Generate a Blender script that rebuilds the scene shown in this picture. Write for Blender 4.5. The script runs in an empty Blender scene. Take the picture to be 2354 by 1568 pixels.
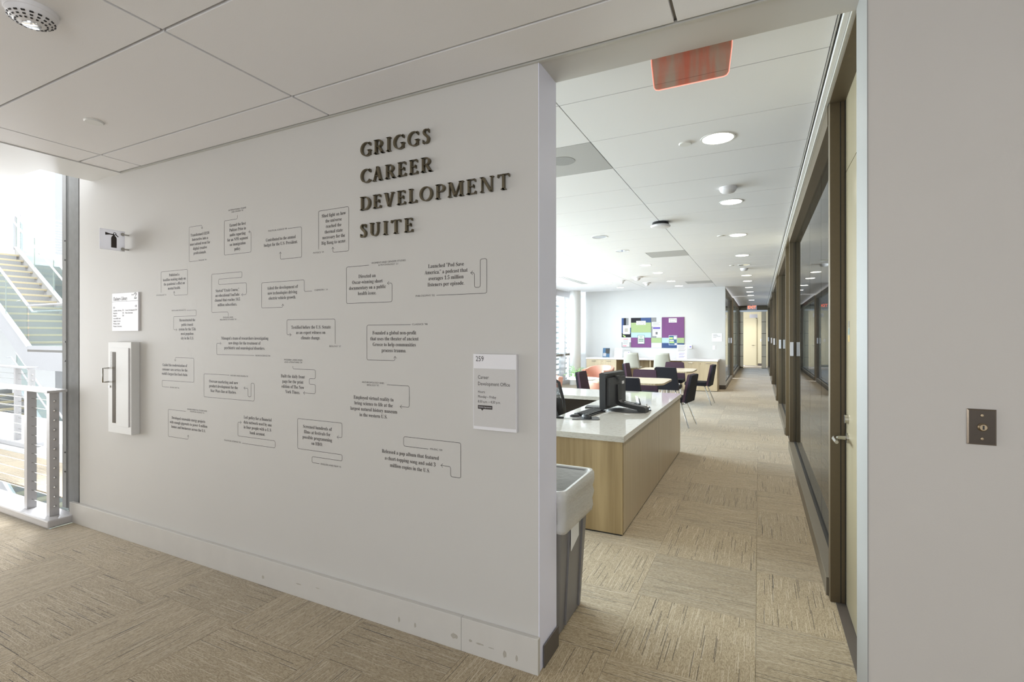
import bpy, bmesh, math, random
from mathutils import Vector, Matrix
random.seed(7)
PI = math.pi
sc = bpy.context.scene
C = sc.collection

# ------------------------------------------------------------------ camera
cam = bpy.data.cameras.new('camera')
cam.sensor_fit = 'HORIZONTAL'
cam.sensor_width = 36.0
cam.lens = 1144.74 / 2354 * 36.0
cam.shift_y = -12.8 / 2354
cam.clip_start = 0.05
camo = bpy.data.objects.new('camera', cam)
C.objects.link(camo)
camo.location = (0, 0, 1.49)
camo.rotation_euler = (PI / 2, math.radians(0.047), math.radians(26.376))
sc.camera = camo

# ------------------------------------------------------------------ world, light, exposure
sc.view_settings.view_transform = 'Standard'
sc.view_settings.look = 'None'
sc.view_settings.exposure = 0.83
sc.view_settings.gamma = 1.0
sc.view_settings.use_curve_mapping = False
w = bpy.data.worlds.new('overcast_sky')
sc.world = w
w.use_nodes = True
w.node_tree.nodes['Background'].inputs[0].default_value = (0.86, 0.93, 1.0, 1)
w.node_tree.nodes['Background'].inputs[1].default_value = 1.2
sc.cycles.max_bounces = 9
sc.cycles.diffuse_bounces = 4
sc.cycles.adaptive_threshold = 0.035
sc.cycles.glossy_bounces = 5
sc.cycles.transmission_bounces = 6
sc.cycles.transparent_max_bounces = 10
sc.cycles.caustics_reflective = False
sc.cycles.caustics_refractive = False
sc.cycles.sample_clamp_indirect = 6.0

def area(name, loc, rot, sx, sy, power, col, spread=PI):
    l = bpy.data.lights.new(name, 'AREA')
    l.shape = 'RECTANGLE'; l.size = sx; l.size_y = sy
    l.energy = power; l.color = col; l.spread = spread
    o = bpy.data.objects.new(name, l)
    C.objects.link(o); o.location = loc; o.rotation_euler = rot
    return o
# daylight from lounge windows and atrium skylight; office and foyer fills are added
area('window_daylight', (-7.0, 4.9, 2.2), (0, -PI / 2 + 0.0, 0), 2.6, 4.2, 460, (0.92, 0.95, 1.0))
area('window_daylight', (-7.0, 11.3, 2.2), (0, -PI / 2 + 0.05, 0), 2.6, 8.0, 940, (0.92, 0.95, 1.0))
area('office_fill', (-5.2, 20.0, 1.9), (0, -PI / 2 + 0.2, 0), 2.2, 9.0, 700, (0.92, 0.95, 1.0))  # added unseen lamp brightening the far corridor through the left offices
area('atrium_skylight', (-13.5, 6.0, 9.4), (0, 0, 0), 14, 8, 950, (0.95, 0.97, 1.0))
area('foyer_fill', (0.6, -2.75, 1.35), (PI / 2 + 0.3, 0, 0), 4.2, 2.0, 15, (1.0, 0.97, 0.93))  # added unseen lamp brightening the foyer from behind the viewer
area('foyer_end_fill', (-9.6, -0.3, 1.5), (0, -PI / 2 - 0.18, 0), 2.2, 3.4, 92, (0.96, 0.98, 1.0))  # added unseen lamp brightening the left part of the lettered wall

# ------------------------------------------------------------------ materials
def nodes(name):
    m = bpy.data.materials.new(name); m.use_nodes = True
    nt = m.node_tree
    return m, nt, nt.nodes['Principled BSDF']

def mat(name, col, rough=0.5, metal=0.0, var=0.06, scale=30.0, bump=0.0, bscale=200.0, spec=0.5, coords='Object'):
    """plain procedural surface: a colour with slight mottling and optional fine relief"""
    m, nt, b = nodes(name)
    N, L = nt.nodes, nt.links
    tc = N.new('ShaderNodeTexCoord')
    no = N.new('ShaderNodeTexNoise'); no.inputs['Scale'].default_value = scale; no.inputs['Detail'].default_value = 3
    L.new(tc.outputs[coords], no.inputs['Vector'])
    mx = N.new('ShaderNodeMix'); mx.data_type = 'RGBA'
    mx.inputs['A'].default_value = (*[c * (1 - var) for c in col], 1)
    mx.inputs['B'].default_value = (*[min(1, c * (1 + var)) for c in col], 1)
    L.new(no.outputs['Fac'], mx.inputs['Factor'])
    L.new(mx.outputs['Result'], b.inputs['Base Color'])
    b.inputs['Roughness'].default_value = rough
    b.inputs['Metallic'].default_value = metal
    b.inputs['Specular IOR Level'].default_value = spec
    if bump:
        n2 = N.new('ShaderNodeTexNoise'); n2.inputs['Scale'].default_value = bscale; n2.inputs['Detail'].default_value = 4
        L.new(tc.outputs[coords], n2.inputs['Vector'])
        bp = N.new('ShaderNodeBump'); bp.inputs['Strength'].default_value = bump; bp.inputs['Distance'].default_value = 0.002
        L.new(n2.outputs['Fac'], bp.inputs['Height']); L.new(bp.outputs['Normal'], b.inputs['Normal'])
    return m

def emit(name, col, strength):
    m = bpy.data.materials.new(name); m.use_nodes = True
    nt = m.node_tree; nt.nodes.clear()
    e = nt.nodes.new('ShaderNodeEmission'); e.inputs[0].default_value = (*col, 1); e.inputs[1].default_value = strength
    o = nt.nodes.new('ShaderNodeOutputMaterial'); nt.links.new(e.outputs[0], o.inputs[0])
    return m

def glass(name, tint=(0.9, 0.95, 0.95), ior=1.5, rough=0.0, gain=1.0):
    """thin pane: sharp reflection by Fresnel over a tinted see-through"""
    m = bpy.data.materials.new(name); m.use_nodes = True
    nt = m.node_tree; N, L = nt.nodes, nt.links; N.clear()
    fr = N.new('ShaderNodeFresnel'); fr.inputs['IOR'].default_value = ior
    gl = N.new('ShaderNodeBsdfGlossy'); gl.inputs['Roughness'].default_value = rough
    tr = N.new('ShaderNodeBsdfTransparent'); tr.inputs['Color'].default_value = (*tint, 1)
    mu = N.new('ShaderNodeMath'); mu.operation = 'MULTIPLY'; mu.inputs[1].default_value = gain; mu.use_clamp = True
    mx = N.new('ShaderNodeMixShader'); o = N.new('ShaderNodeOutputMaterial')
    ge = N.new('ShaderNodeNewGeometry'); fs = N.new('ShaderNodeMath'); fs.operation = 'SUBTRACT'; fs.inputs[0].default_value = 1.0
    L.new(ge.outputs['Backfacing'], fs.inputs[1]); fs.use_clamp = True      # a thin pane mirrors on its outer face only
    L.new(fr.outputs[0], mu.inputs[0]); L.new(fs.outputs[0], mu.inputs[1]); L.new(mu.outputs[0], mx.inputs[0])
    L.new(tr.outputs[0], mx.inputs[1]); L.new(gl.outputs[0], mx.inputs[2]); L.new(mx.outputs[0], o.inputs[0])
    return m

def carpet_mat():
    """loop-pile carpet tile: lengthwise yarn streaks, broken dark and cream accent yarns"""
    m, nt, b = nodes('carpet')
    N, L = nt.nodes, nt.links
    tc = N.new('ShaderNodeTexCoord'); oi = N.new('ShaderNodeObjectInfo')
    sep = N.new('ShaderNodeSeparateXYZ'); L.new(tc.outputs['Object'], sep.inputs[0])
    def math_(op, a, bb=None, clamp=False):
        n = N.new('ShaderNodeMath'); n.operation = op; n.use_clamp = clamp
        for i, v in enumerate((a, bb)):
            if v is None: continue
            if isinstance(v, (int, float)): n.inputs[i].default_value = v
            else: L.new(v, n.inputs[i])
        return n.outputs[0]
    rnd = math_('MULTIPLY', oi.outputs['Random'], 97.0)
    def rows(width, seglen, seed):
        row = math_('FLOOR', math_('DIVIDE', sep.outputs['X'], width))
        c1 = N.new('ShaderNodeCombineXYZ'); L.new(row, c1.inputs[0]); L.new(rnd, c1.inputs[1]); c1.inputs[2].default_value = seed
        w1 = N.new('ShaderNodeTexWhiteNoise'); w1.noise_dimensions = '3D'; L.new(c1.outputs[0], w1.inputs['Vector'])
        seg = math_('FLOOR', math_('ADD', math_('DIVIDE', sep.outputs['Y'], seglen), math_('MULTIPLY', w1.outputs['Value'], 13.0)))
        c2 = N.new('ShaderNodeCombineXYZ'); L.new(row, c2.inputs[0]); L.new(seg, c2.inputs[1])
        L.new(math_('ADD', rnd, seed), c2.inputs[2])
        w2 = N.new('ShaderNodeTexWhiteNoise'); w2.noise_dimensions = '3D'; L.new(c2.outputs[0], w2.inputs['Vector'])
        return w2.outputs['Value']
    dark = math_('GREATER_THAN', rows(0.0026, 0.20, 3.0), 0.970)
    light = math_('GREATER_THAN', rows(0.0026, 0.12, 11.0), 0.92)
    yarn = rows(0.0026, 0.012, 23.0)
    mp = N.new('ShaderNodeMapping'); mp.inputs['Scale'].default_value = (300, 120, 120)
    L.new(tc.outputs['Object'], mp.inputs['Vector'])
    no = N.new('ShaderNodeTexNoise'); no.inputs['Scale'].default_value = 1.0; no.inputs['Detail'].default_value = 3
    L.new(mp.outputs[0], no.inputs['Vector'])
    r = N.new('ShaderNodeValToRGB')
    r.color_ramp.elements[0].position = 0.25; r.color_ramp.elements[0].color = (0.23, 0.172, 0.096, 1)
    r.color_ramp.elements[1].position = 0.8; r.color_ramp.elements[1].color = (0.47, 0.385, 0.258, 1)
    L.new(math_('ADD', math_('MULTIPLY', yarn, 0.4), math_('MULTIPLY', no.outputs['Fac'], 0.62)), r.inputs[0])
    m1 = N.new('ShaderNodeMix'); m1.data_type = 'RGBA'; m1.inputs['B'].default_value = (0.62, 0.55, 0.43, 1)
    L.new(math_('MULTIPLY', light, 0.5), m1.inputs['Factor']); L.new(r.outputs[0], m1.inputs['A'])
    m2 = N.new('ShaderNodeMix'); m2.data_type = 'RGBA'; m2.inputs['B'].default_value = (0.045, 0.03, 0.018, 1)
    L.new(math_('MULTIPLY', dark, 0.92), m2.inputs['Factor']); L.new(m1.outputs['Result'], m2.inputs['A'])
    hs = N.new('ShaderNodeHueSaturation'); L.new(math_('ADD', math_('MULTIPLY', oi.outputs['Random'], 0.18), 0.93), hs.inputs['Value'])
    L.new(m2.outputs['Result'], hs.inputs['Color']); L.new(hs.outputs[0], b.inputs['Base Color'])
    b.inputs['Roughness'].default_value = 0.85; b.inputs['Specular IOR Level'].default_value = 0.25
    b.inputs['Sheen Weight'].default_value = 0.5; b.inputs['Sheen Roughness'].default_value = 0.4
    bp = N.new('ShaderNodeBump'); bp.inputs['Strength'].default_value = 0.6; bp.inputs['Distance'].default_value = 0.003
    L.new(math_('SUBTRACT', math_('ADD', yarn, no.outputs['Fac']), dark), bp.inputs['Height'])
    L.new(bp.outputs['Normal'], b.inputs['Normal'])
    return m

def wood_mat(name, c0, c1, grain=(26, 26, 1.1), rings=2.2, rough=0.38):
    m, nt, b = nodes(name)
    N, L = nt.nodes, nt.links
    tc = N.new('ShaderNodeTexCoord'); mp = N.new('ShaderNodeMapping'); mp.inputs['Scale'].default_value = grain
    L.new(tc.outputs['Object'], mp.inputs['Vector'])
    n1 = N.new('ShaderNodeTexNoise'); n1.inputs['Scale'].default_value = 1.0; n1.inputs['Detail'].default_value = 6; n1.inputs['Distortion'].default_value = 0.6
    L.new(mp.outputs[0], n1.inputs['Vector'])
    mp2 = N.new('ShaderNodeMapping'); mp2.inputs['Scale'].default_value = (grain[0] * .18, grain[1] * .18, grain[2] * .35)
    L.new(tc.outputs['Object'], mp2.inputs['Vector'])
    wv = N.new('ShaderNodeTexWave'); wv.wave_type = 'RINGS'; wv.rings_direction = 'Z'; wv.inputs['Scale'].default_value = rings; wv.inputs['Distortion'].default_value = 3.5; wv.inputs['Detail'].default_value = 2
    L.new(mp2.outputs[0], wv.inputs['Vector'])
    ad = N.new('ShaderNodeMix'); ad.data_type = 'FLOAT'; ad.inputs['Factor'].default_value = 0.35
    L.new(n1.outputs['Fac'], ad.inputs['A']); L.new(wv.outputs['Fac'], ad.inputs['B'])
    r = N.new('ShaderNodeValToRGB')
    r.color_ramp.elements[0].position = 0.2; r.color_ramp.elements[0].color = (*c0, 1)
    r.color_ramp.elements[1].position = 0.72; r.color_ramp.elements[1].color = (*c1, 1)
    L.new(ad.outputs['Result'], r.inputs[0]); L.new(r.outputs[0], b.inputs['Base Color'])
    b.inputs['Roughness'].default_value = rough
    return m

def stone_mat():
    m, nt, b = nodes('pale_quartz')
    N, L = nt.nodes, nt.links
    tc = N.new('ShaderNodeTexCoord'); mp = N.new('ShaderNodeMapping'); mp.inputs['Scale'].default_value = (14, 60, 60)
    L.new(tc.outputs['Object'], mp.inputs['Vector'])
    n = N.new('ShaderNodeTexNoise'); n.inputs['Scale'].default_value = 2.0; n.inputs['Detail'].default_value = 6
    L.new(mp.outputs[0], n.inputs['Vector'])
    r = N.new('ShaderNodeValToRGB')
    r.color_ramp.elements[0].position = 0.33; r.color_ramp.elements[0].color = (0.47, 0.45, 0.39, 1)
    r.color_ramp.elements[1].position = 0.47; r.color_ramp.elements[1].color = (0.60, 0.585, 0.545, 1)
    L.new(n.outputs['Fac'], r.inputs[0]); L.new(r.outputs[0], b.inputs['Base Color'])
    b.inputs['Roughness'].default_value = 0.06
    return m

def mesh_fabric(name, col, open_=0.35, scale=420):
    m = bpy.data.materials.new(name); m.use_nodes = True
    nt = m.node_tree; N, L = nt.nodes, nt.links
    b = N['Principled BSDF']; b.inputs['Base Color'].default_value = (*col, 1); b.inputs['Roughness'].default_value = 0.7
    tc = N.new('ShaderNodeTexCoord'); ch = N.new('ShaderNodeTexVoronoi'); ch.inputs['Scale'].default_value = scale
    L.new(tc.outputs['Object'], ch.inputs['Vector'])
    gt = N.new('ShaderNodeMath'); gt.operation = 'LESS_THAN'; gt.inputs[1].default_value = open_
    L.new(ch.outputs['Distance'], gt.inputs[0])
    tr = N.new('ShaderNodeBsdfTransparent'); mx = N.new('ShaderNodeMixShader')
    L.new(gt.outputs[0], mx.inputs[0]); L.new(b.outputs[0], mx.inputs[1]); L.new(tr.outputs[0], mx.inputs[2])
    L.new(mx.outputs[0], N['Material Output'].inputs[0])
    return m

M = {}
M['wall'] = mat('warm_white_paint', (0.58, 0.564, 0.538), 0.55, var=0.015, scale=3, bump=0.06, bscale=260)
M['wall_beige'] = mat('beige_paint', (0.55, 0.52, 0.488), 0.6, var=0.02, scale=3, bump=0.10, bscale=230)
M['white'] = mat('white_paint', (0.78, 0.78, 0.77), 0.5, var=0.015, scale=4)
M['end_light_tint'] = mat('light_tinted_white_paint', (0.83, 0.835, 0.99), 0.5, var=0.01, scale=4)  # cool corridor light painted in as a brighter, bluer white
M['lounge_wall'] = mat('cool_white_paint', (0.63, 0.63, 0.63), 0.5, var=0.012, scale=3)
M['base_white'] = mat('painted_baseboard', (0.60, 0.58, 0.548), 0.42, var=0.05, scale=9)
M['rubber'] = mat('brown_rubber_base', (0.10, 0.085, 0.075), 0.5)
M['panel'] = mat('ceiling_panel_white', (0.83, 0.82, 0.83), 0.9, var=0.05, scale=330, bump=0.15, bscale=500)
M['panel_white'] = mat('lounge_panel_white', (0.84, 0.84, 0.86), 0.9, var=0.04, scale=330, bump=0.12, bscale=500)
M['grid'] = mat('ceiling_grid_grey', (0.44, 0.41, 0.36), 0.7)
M['trim'] = mat('aluminium_trim', (0.55, 0.54, 0.50), 0.45, 0.2)
M['perf'] = mat('perforated_grey', (0.47, 0.47, 0.47), 0.7, var=0.25, scale=420)
M['bronze'] = mat('bronze_frame', (0.135, 0.105, 0.065), 0.42, 0.35, var=0.08, scale=60)
M['bronze_dark'] = mat('dark_gasket', (0.018, 0.017, 0.015), 0.6)
M['taupe'] = mat('taupe_frame', (0.20, 0.175, 0.135), 0.45, 0.25)
M['steel'] = mat('brushed_steel', (0.52, 0.51, 0.48), 0.25, 1.0, var=0.05, scale=80)
M['chrome'] = mat('polished_chrome', (0.75, 0.75, 0.76), 0.08, 1.0, var=0.01)
M['galv'] = mat('galvanised_steel', (0.24, 0.24, 0.235), 0.75, 0.0, var=0.14, scale=14, spec=0.15)
M['guide_grey'] = mat('grey_guide_steel', (0.32, 0.32, 0.315), 0.8, 0.0, var=0.05, spec=0.15)
M['rail_grey'] = mat('pale_grey_metal', (0.56, 0.55, 0.56), 0.4, 0.15, var=0.03)
M['black'] = mat('black_plastic', (0.018, 0.018, 0.02), 0.42)
M['grey_plastic'] = mat('charcoal_plastic', (0.05, 0.05, 0.053), 0.5)
M['ink'] = mat('dark_vinyl', (0.035, 0.026, 0.024), 0.5, var=0.0)
M['ink_grey'] = mat('grey_print', (0.16, 0.16, 0.17), 0.6, var=0.0)
M['letter'] = mat('bronze_letter', (0.155, 0.13, 0.085), 0.33, 0.7, var=0.06, scale=40)
M['sign_white'] = mat('sign_white', (0.80, 0.79, 0.82), 0.4, var=0.01)
M['sign_grey'] = mat('sign_insert_grey', (0.60, 0.585, 0.575), 0.25, var=0.01)
M['paper'] = mat('paper_white', (0.82, 0.82, 0.83), 0.6, var=0.01)
M['ash'] = wood_mat('ash_veneer', (0.25, 0.17, 0.075), (0.46, 0.345, 0.185))
M['ash_pale'] = wood_mat('pale_ash_veneer', (0.50, 0.40, 0.26), (0.64, 0.54, 0.38), grain=(30, 30, 1.0))
M['door_wood'] = wood_mat('maple_door', (0.31, 0.265, 0.17), (0.39, 0.34, 0.235), grain=(22, 22, 0.7), rough=0.3)
M['stone'] = stone_mat()
M['carpet'] = carpet_mat()
M['bin'] = mat('grey_bin_plastic', (0.22, 0.21, 0.21), 0.45, var=0.04, bump=0.08, bscale=400)
M['plum'] = mat('plum_fabric', (0.055, 0.026, 0.045), 0.9, var=0.35, scale=120, bump=0.3, bscale=600)
M['plum_dark'] = mat('navy_black_fabric', (0.010, 0.010, 0.016), 0.95, var=0.2, scale=120)
M['leather'] = mat('terracotta_leather', (0.52, 0.265, 0.20), 0.42, var=0.08, scale=18)
M['shell'] = mat('grey_green_shell', (0.45, 0.455, 0.41), 0.4, var=0.02)
M['table'] = wood_mat('birch_tabletop', (0.58, 0.50, 0.36), (0.68, 0.60, 0.46), grain=(18, 2.0, 18), rough=0.3)
M['leaf'] = mat('leaf_green', (0.20, 0.42, 0.10), 0.45, var=0.35, scale=25)
M['mesh_black'] = mesh_fabric('black_mesh', (0.012, 0.012, 0.014))
M['glass'] = glass('clear_glass')
M['glass_part'] = glass('partition_glass', (0.62, 0.68, 0.74), 2.5)
M['glass_rail'] = glass('railing_glass', (0.80, 0.87, 0.86), 1.5)
M['lamp_on'] = emit('lamp_lens', (1.0, 0.94, 0.80), 9.0)
M['curtain'] = mat('grey_curtain', (0.34, 0.35, 0.37), 0.9)
M['cream'] = mat('cream_paint', (0.62, 0.57, 0.40), 0.6, var=0.02)
M['liner'] = None

# ------------------------------------------------------------------ mesh helpers
class MB:
    """collects shapes and links them as one mesh object"""
    def __init__(s): s.bm = bmesh.new()
    def _t(s, vs, mtx):
        if mtx is not None: bmesh.ops.transform(s.bm, matrix=mtx, verts=vs)
    def box(s, x0, x1, y0, y1, z0, z1, bev=0.0, mtx=None):
        r = bmesh.ops.create_cube(s.bm, size=1.0)
        vs = r['verts']
        for v in vs:
            v.co = Vector(((x0 + x1) / 2 + v.co.x * (x1 - x0), (y0 + y1) / 2 + v.co.y * (y1 - y0), (z0 + z1) / 2 + v.co.z * (z1 - z0)))
        if bev:
            es = list({e for v in vs for e in v.link_edges})
            rr = bmesh.ops.bevel(s.bm, geom=es, offset=bev, segments=2, affect='EDGES', profile=0.6)
            vs = list({v for f in rr['faces'] for v in f.verts} | {v for v in vs if v.is_valid})
        s._t(vs, mtx)
        return s
    def cyl(s, p0, p1, r0, r1=None, n=12, caps=True):
        p0, p1 = Vector(p0), Vector(p1); d = p1 - p0
        r1 = r0 if r1 is None else r1
        q = Vector((0, 0, 1)).rotation_difference(d).to_matrix().to_4x4()
        m = Matrix.Translation((p0 + p1) / 2) @ q
        bmesh.ops.create_cone(s.bm, cap_ends=caps, segments=n, radius1=r0, radius2=r1, depth=d.length, matrix=m)
        return s
    def tube(s, pts, r, n=8, closed=False):
        pts = [Vector(p) for p in pts]; k = len(pts); rings = []
        up = None
        for i, p in enumerate(pts):
            if closed: t = (pts[(i + 1) % k] - pts[i - 1]).normalized()
            else: t = (pts[min(i + 1, k - 1)] - pts[max(i - 1, 0)]).normalized()
            if up is None:
                up = Vector((0, 0, 1)) if abs(t.z) < 0.9 else Vector((1, 0, 0))
            a = t.cross(up)
            if a.length < 1e-6: a = t.cross(Vector((0, 1, 0)))
            a.normalize(); b = a.cross(t).normalized(); up = b
            rr = r[i] if isinstance(r, (list, tuple)) else r
            rings.append([s.bm.verts.new(p + (a * math.cos(2 * PI * j / n) + b * math.sin(2 * PI * j / n)) * rr) for j in range(n)])
        m = k if closed else k - 1
        for i in range(m):
            A, B = rings[i], rings[(i + 1) % k]
            for j in range(n): s.bm.faces.new((A[j], A[(j + 1) % n], B[(j + 1) % n], B[j]))
        if not closed:
            s.bm.faces.new(rings[0][::-1]); s.bm.faces.new(rings[-1])
        return s
    def lathe(s, prof, n=24, c=(0, 0, 0), mtx=None):
        """profile of (radius, z) turned about the z axis"""
        rings = []; allv = []
        for r, z in prof:
            if r < 1e-6: ring = [s.bm.verts.new((c[0], c[1], c[2] + z))]
            else: ring = [s.bm.verts.new((c[0] + r * math.cos(2 * PI * j / n), c[1] + r * math.sin(2 * PI * j / n), c[2] + z)) for j in range(n)]
            rings.append(ring); allv += ring
        for A, B in zip(rings, rings[1:]):
            for j in range(n):
                a0, a1 = A[j % len(A)], A[(j + 1) % len(A)]; b0, b1 = B[j % len(B)], B[(j + 1) % len(B)]
                f = []
                for v in (a0, a1, b1, b0):
                    if v not in f: f.append(v)
                if len(f) >= 3:
                    try: s.bm.faces.new(f)
                    except ValueError: pass
        s._t(allv, mtx)
        return s
    def prism(s, pts, d0, d1, axis='z', mtx=None):
        """polygon pts (2D) extruded from d0 to d1 along an axis"""
        def P(a, b, d): return {'z': (a, b, d), 'y': (a, d, b), 'x': (d, a, b)}[axis]
        A = [s.bm.verts.new(P(a, b, d0)) for a, b in pts]; B = [s.bm.verts.new(P(a, b, d1)) for a, b in pts]
        n = len(pts)
        s.bm.faces.new(A[::-1]); s.bm.faces.new(B)
        for i in range(n): s.bm.faces.new((A[i], A[(i + 1) % n], B[(i + 1) % n], B[i]))
        s._t(A + B, mtx)
        return s
    def grid(s, fn, nu, nv):
        """surface fn(u, v) with u, v in 0..1"""
        V = [[s.bm.verts.new(fn(i / nu, j / nv)) for j in range(nv + 1)] for i in range(nu + 1)]
        for i in range(nu):
            for j in range(nv): s.bm.faces.new((V[i][j], V[i + 1][j], V[i + 1][j + 1], V[i][j + 1]))
        return s
    def add(s, me, mtx=None):
        k = len(s.bm.verts); s.bm.from_mesh(me); s.bm.verts.ensure_lookup_table()
        s._t(s.bm.verts[k:], mtx); return s
    def mesh(s, name, m, smooth=None):
        bmesh.ops.recalc_face_normals(s.bm, faces=s.bm.faces)
        me = bpy.data.meshes.new(name); s.bm.to_mesh(me); s.bm.free()
        if m: me.materials.append(m)
        if smooth is not None:
            me.polygons.foreach_set('use_smooth', [True] * len(me.polygons))
            try: me.set_sharp_from_angle(angle=math.radians(smooth))
            except Exception: pass
        return me

def link(name, me, parent=None, loc=None, rotz=None):
    o = bpy.data.objects.new(name, me); C.objects.link(o)
    if parent is not None: o.parent = parent
    if loc is not None: o.location = loc
    if rotz is not None: o.rotation_euler = (0, 0, rotz)
    return o

def tag(o, label=None, cat=None, group=None, kind=None):
    for k, v in (('label', label), ('category', cat), ('group', group), ('kind', kind)):
        if v: o[k] = v
    return o

def thing(name, label, cat, loc=(0, 0, 0), rotz=0.0, group=None, kind=None):
    o = bpy.data.objects.new(name, None); C.objects.link(o); o.empty_display_size = 0.1
    o.location = loc; o.rotation_euler = (0, 0, rotz)
    return tag(o, label, cat, group, kind)

def part(parent, name, mb, m, label=None, smooth=None, loc=None, rotz=None):
    o = link(name, mb.mesh(name, M[m] if isinstance(m, str) else m, smooth), parent, loc, rotz)
    if label: o['label'] = label
    return o

def single(name, mb, m, label, cat, loc=(0, 0, 0), rotz=0.0, group=None, kind=None, smooth=None):
    o = link(name, mb.mesh(name, M[m] if isinstance(m, str) else m, smooth), None, loc, rotz)
    return tag(o, label, cat, group, kind)

def copy_tree(o, parent=None):
    c = o.copy(); C.objects.link(c); c.parent = parent
    for ch in [x for x in o.children]: copy_tree(ch, c)
    return c

def again(src, loc, rotz, label):
    c = copy_tree(src); c.location = loc; c.rotation_euler = (0, 0, rotz); c['label'] = label
    return c

# ------------------------------------------------------------------ lettering
def serif(s):
    o = ''
    for c in s:
        if 'A' <= c <= 'Z': o += chr(0x1D400 + ord(c) - 65)
        elif 'a' <= c <= 'z': o += chr(0x1D41A + ord(c) - 97)
        elif '0' <= c <= '9': o += chr(0x1D7CE + ord(c) - 48)
        else: o += c
    return o

def text_mesh(body, size=1.0, align='CENTER', line=1.0, offset=0.0, extrude=0.0, spacing=1.0, res=2, word=1.0):
    cu = bpy.data.curves.new('lettering', 'FONT')
    cu.body = body; cu.size = size; cu.align_x = align; cu.space_line = line; cu.offset = offset
    cu.extrude = extrude; cu.space_character = spacing; cu.space_word = word; cu.resolution_u = res; cu.fill_mode = 'BOTH' if extrude else 'FRONT'
    ob = bpy.data.objects.new('lettering', cu); C.objects.link(ob)
    bpy.context.view_layer.update()
    me = bpy.data.meshes.new_from_object(ob.evaluated_get(bpy.context.evaluated_depsgraph_get()))
    bpy.data.objects.remove(ob); bpy.data.curves.remove(cu)
    return me

def bounds(me):
    xs = [v.co.x for v in me.vertices]; ys = [v.co.y for v in me.vertices]
    return (min(xs), max(xs), min(ys), max(ys)) if xs else (0, 0, 0, 0)

FACE_CAM = Matrix(((1, 0, 0, 0), (0, 0, -1, 0), (0, 1, 0, 0), (0, 0, 0, 1)))   # text plane turned to face -Y

def wall_text(body, cx, ctop, width=None, pitch=0.03, height=None, face='serif', align='CENTER', y=0.0, size=0.03, offset=0.0, res=2):
    """print facing -Y: centred (or left) on cx, first line centred at height ctop, lines a pitch apart, longest line 'width' wide"""
    lines = body.split('|')
    b = '\n'.join(serif(l) if face == 'serif' else l for l in lines)
    me = text_mesh(b, size=size, align=align, line=pitch / size, offset=offset, res=res)
    x0, x1, y0, y1 = bounds(me)
    sx = width / (x1 - x0) if width else 1.0
    xm = (x0 + x1) / 2 if align == 'CENTER' else x0
    cap = size * 0.33
    mtx = Matrix.Translation((cx, y, ctop)) @ FACE_CAM @ Matrix.Translation((0, -cap * 0.75, 0)) @ Matrix.Diagonal((sx, 1, 1, 1)) @ Matrix.Translation((-xm, 0, 0))
    mb = MB(); mb.add(me, mtx); bpy.data.meshes.remove(me)
    return mb

def ribbon(mb, pts, wd, y, rad=0.011, arrow=True):
    """flat line of width wd in an x-z plane with rounded corners and an arrowhead at its end"""
    P = [Vector((p[0], p[1])) for p in pts]; out = [P[0]]
    for i in range(1, len(P) - 1):
        a, b, c = P[i - 1], P[i], P[i + 1]
        r = min(rad, (b - a).length * 0.49, (c - b).length * 0.49)
        p0 = b + (a - b).normalized() * r; p1 = b + (c - b).normalized() * r
        for k in range(6):
            t = k / 5; out.append((1 - t) ** 2 * p0 + 2 * t * (1 - t) * b + t * t * p1)
    out.append(P[-1])
    def strip(q):
        L, R = [], []
        for i, p in enumerate(q):
            t = (q[min(i + 1, len(q) - 1)] - q[max(i - 1, 0)]).normalized(); n = Vector((-t.y, t.x)) * wd / 2
            L.append(mb.bm.verts.new((p.x + n.x, y, p.y + n.y))); R.append(mb.bm.verts.new((p.x - n.x, y, p.y - n.y)))
        for i in range(len(q) - 1): mb.bm.faces.new((L[i], L[i + 1], R[i + 1], R[i]))
    strip(out)
    if arrow:
        e = P[-1]; d = (P[-1] - P[-2]).normalized(); n = Vector((-d.y, d.x)); k = 0.0115
        strip([e - d * k + n * k * 0.8, e, e - d * k - n * k * 0.8])
    return mb

# ------------------------------------------------------------------ setting: floor
M['wall_end_dimmed'] = mat('light_dimmed_paint', (0.31, 0.31, 0.30), 0.5, var=0.01)  # wall end colour darkened to offset too strong window light
YW, CE, C2 = 2.024, 2.70, 2.835
def B(*a, **k): return MB().box(*a, **k)
def struct(name, mb, m, label, cat, smooth=None):
    return single(name, mb, m, label, cat, kind='structure', smooth=smooth)

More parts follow.
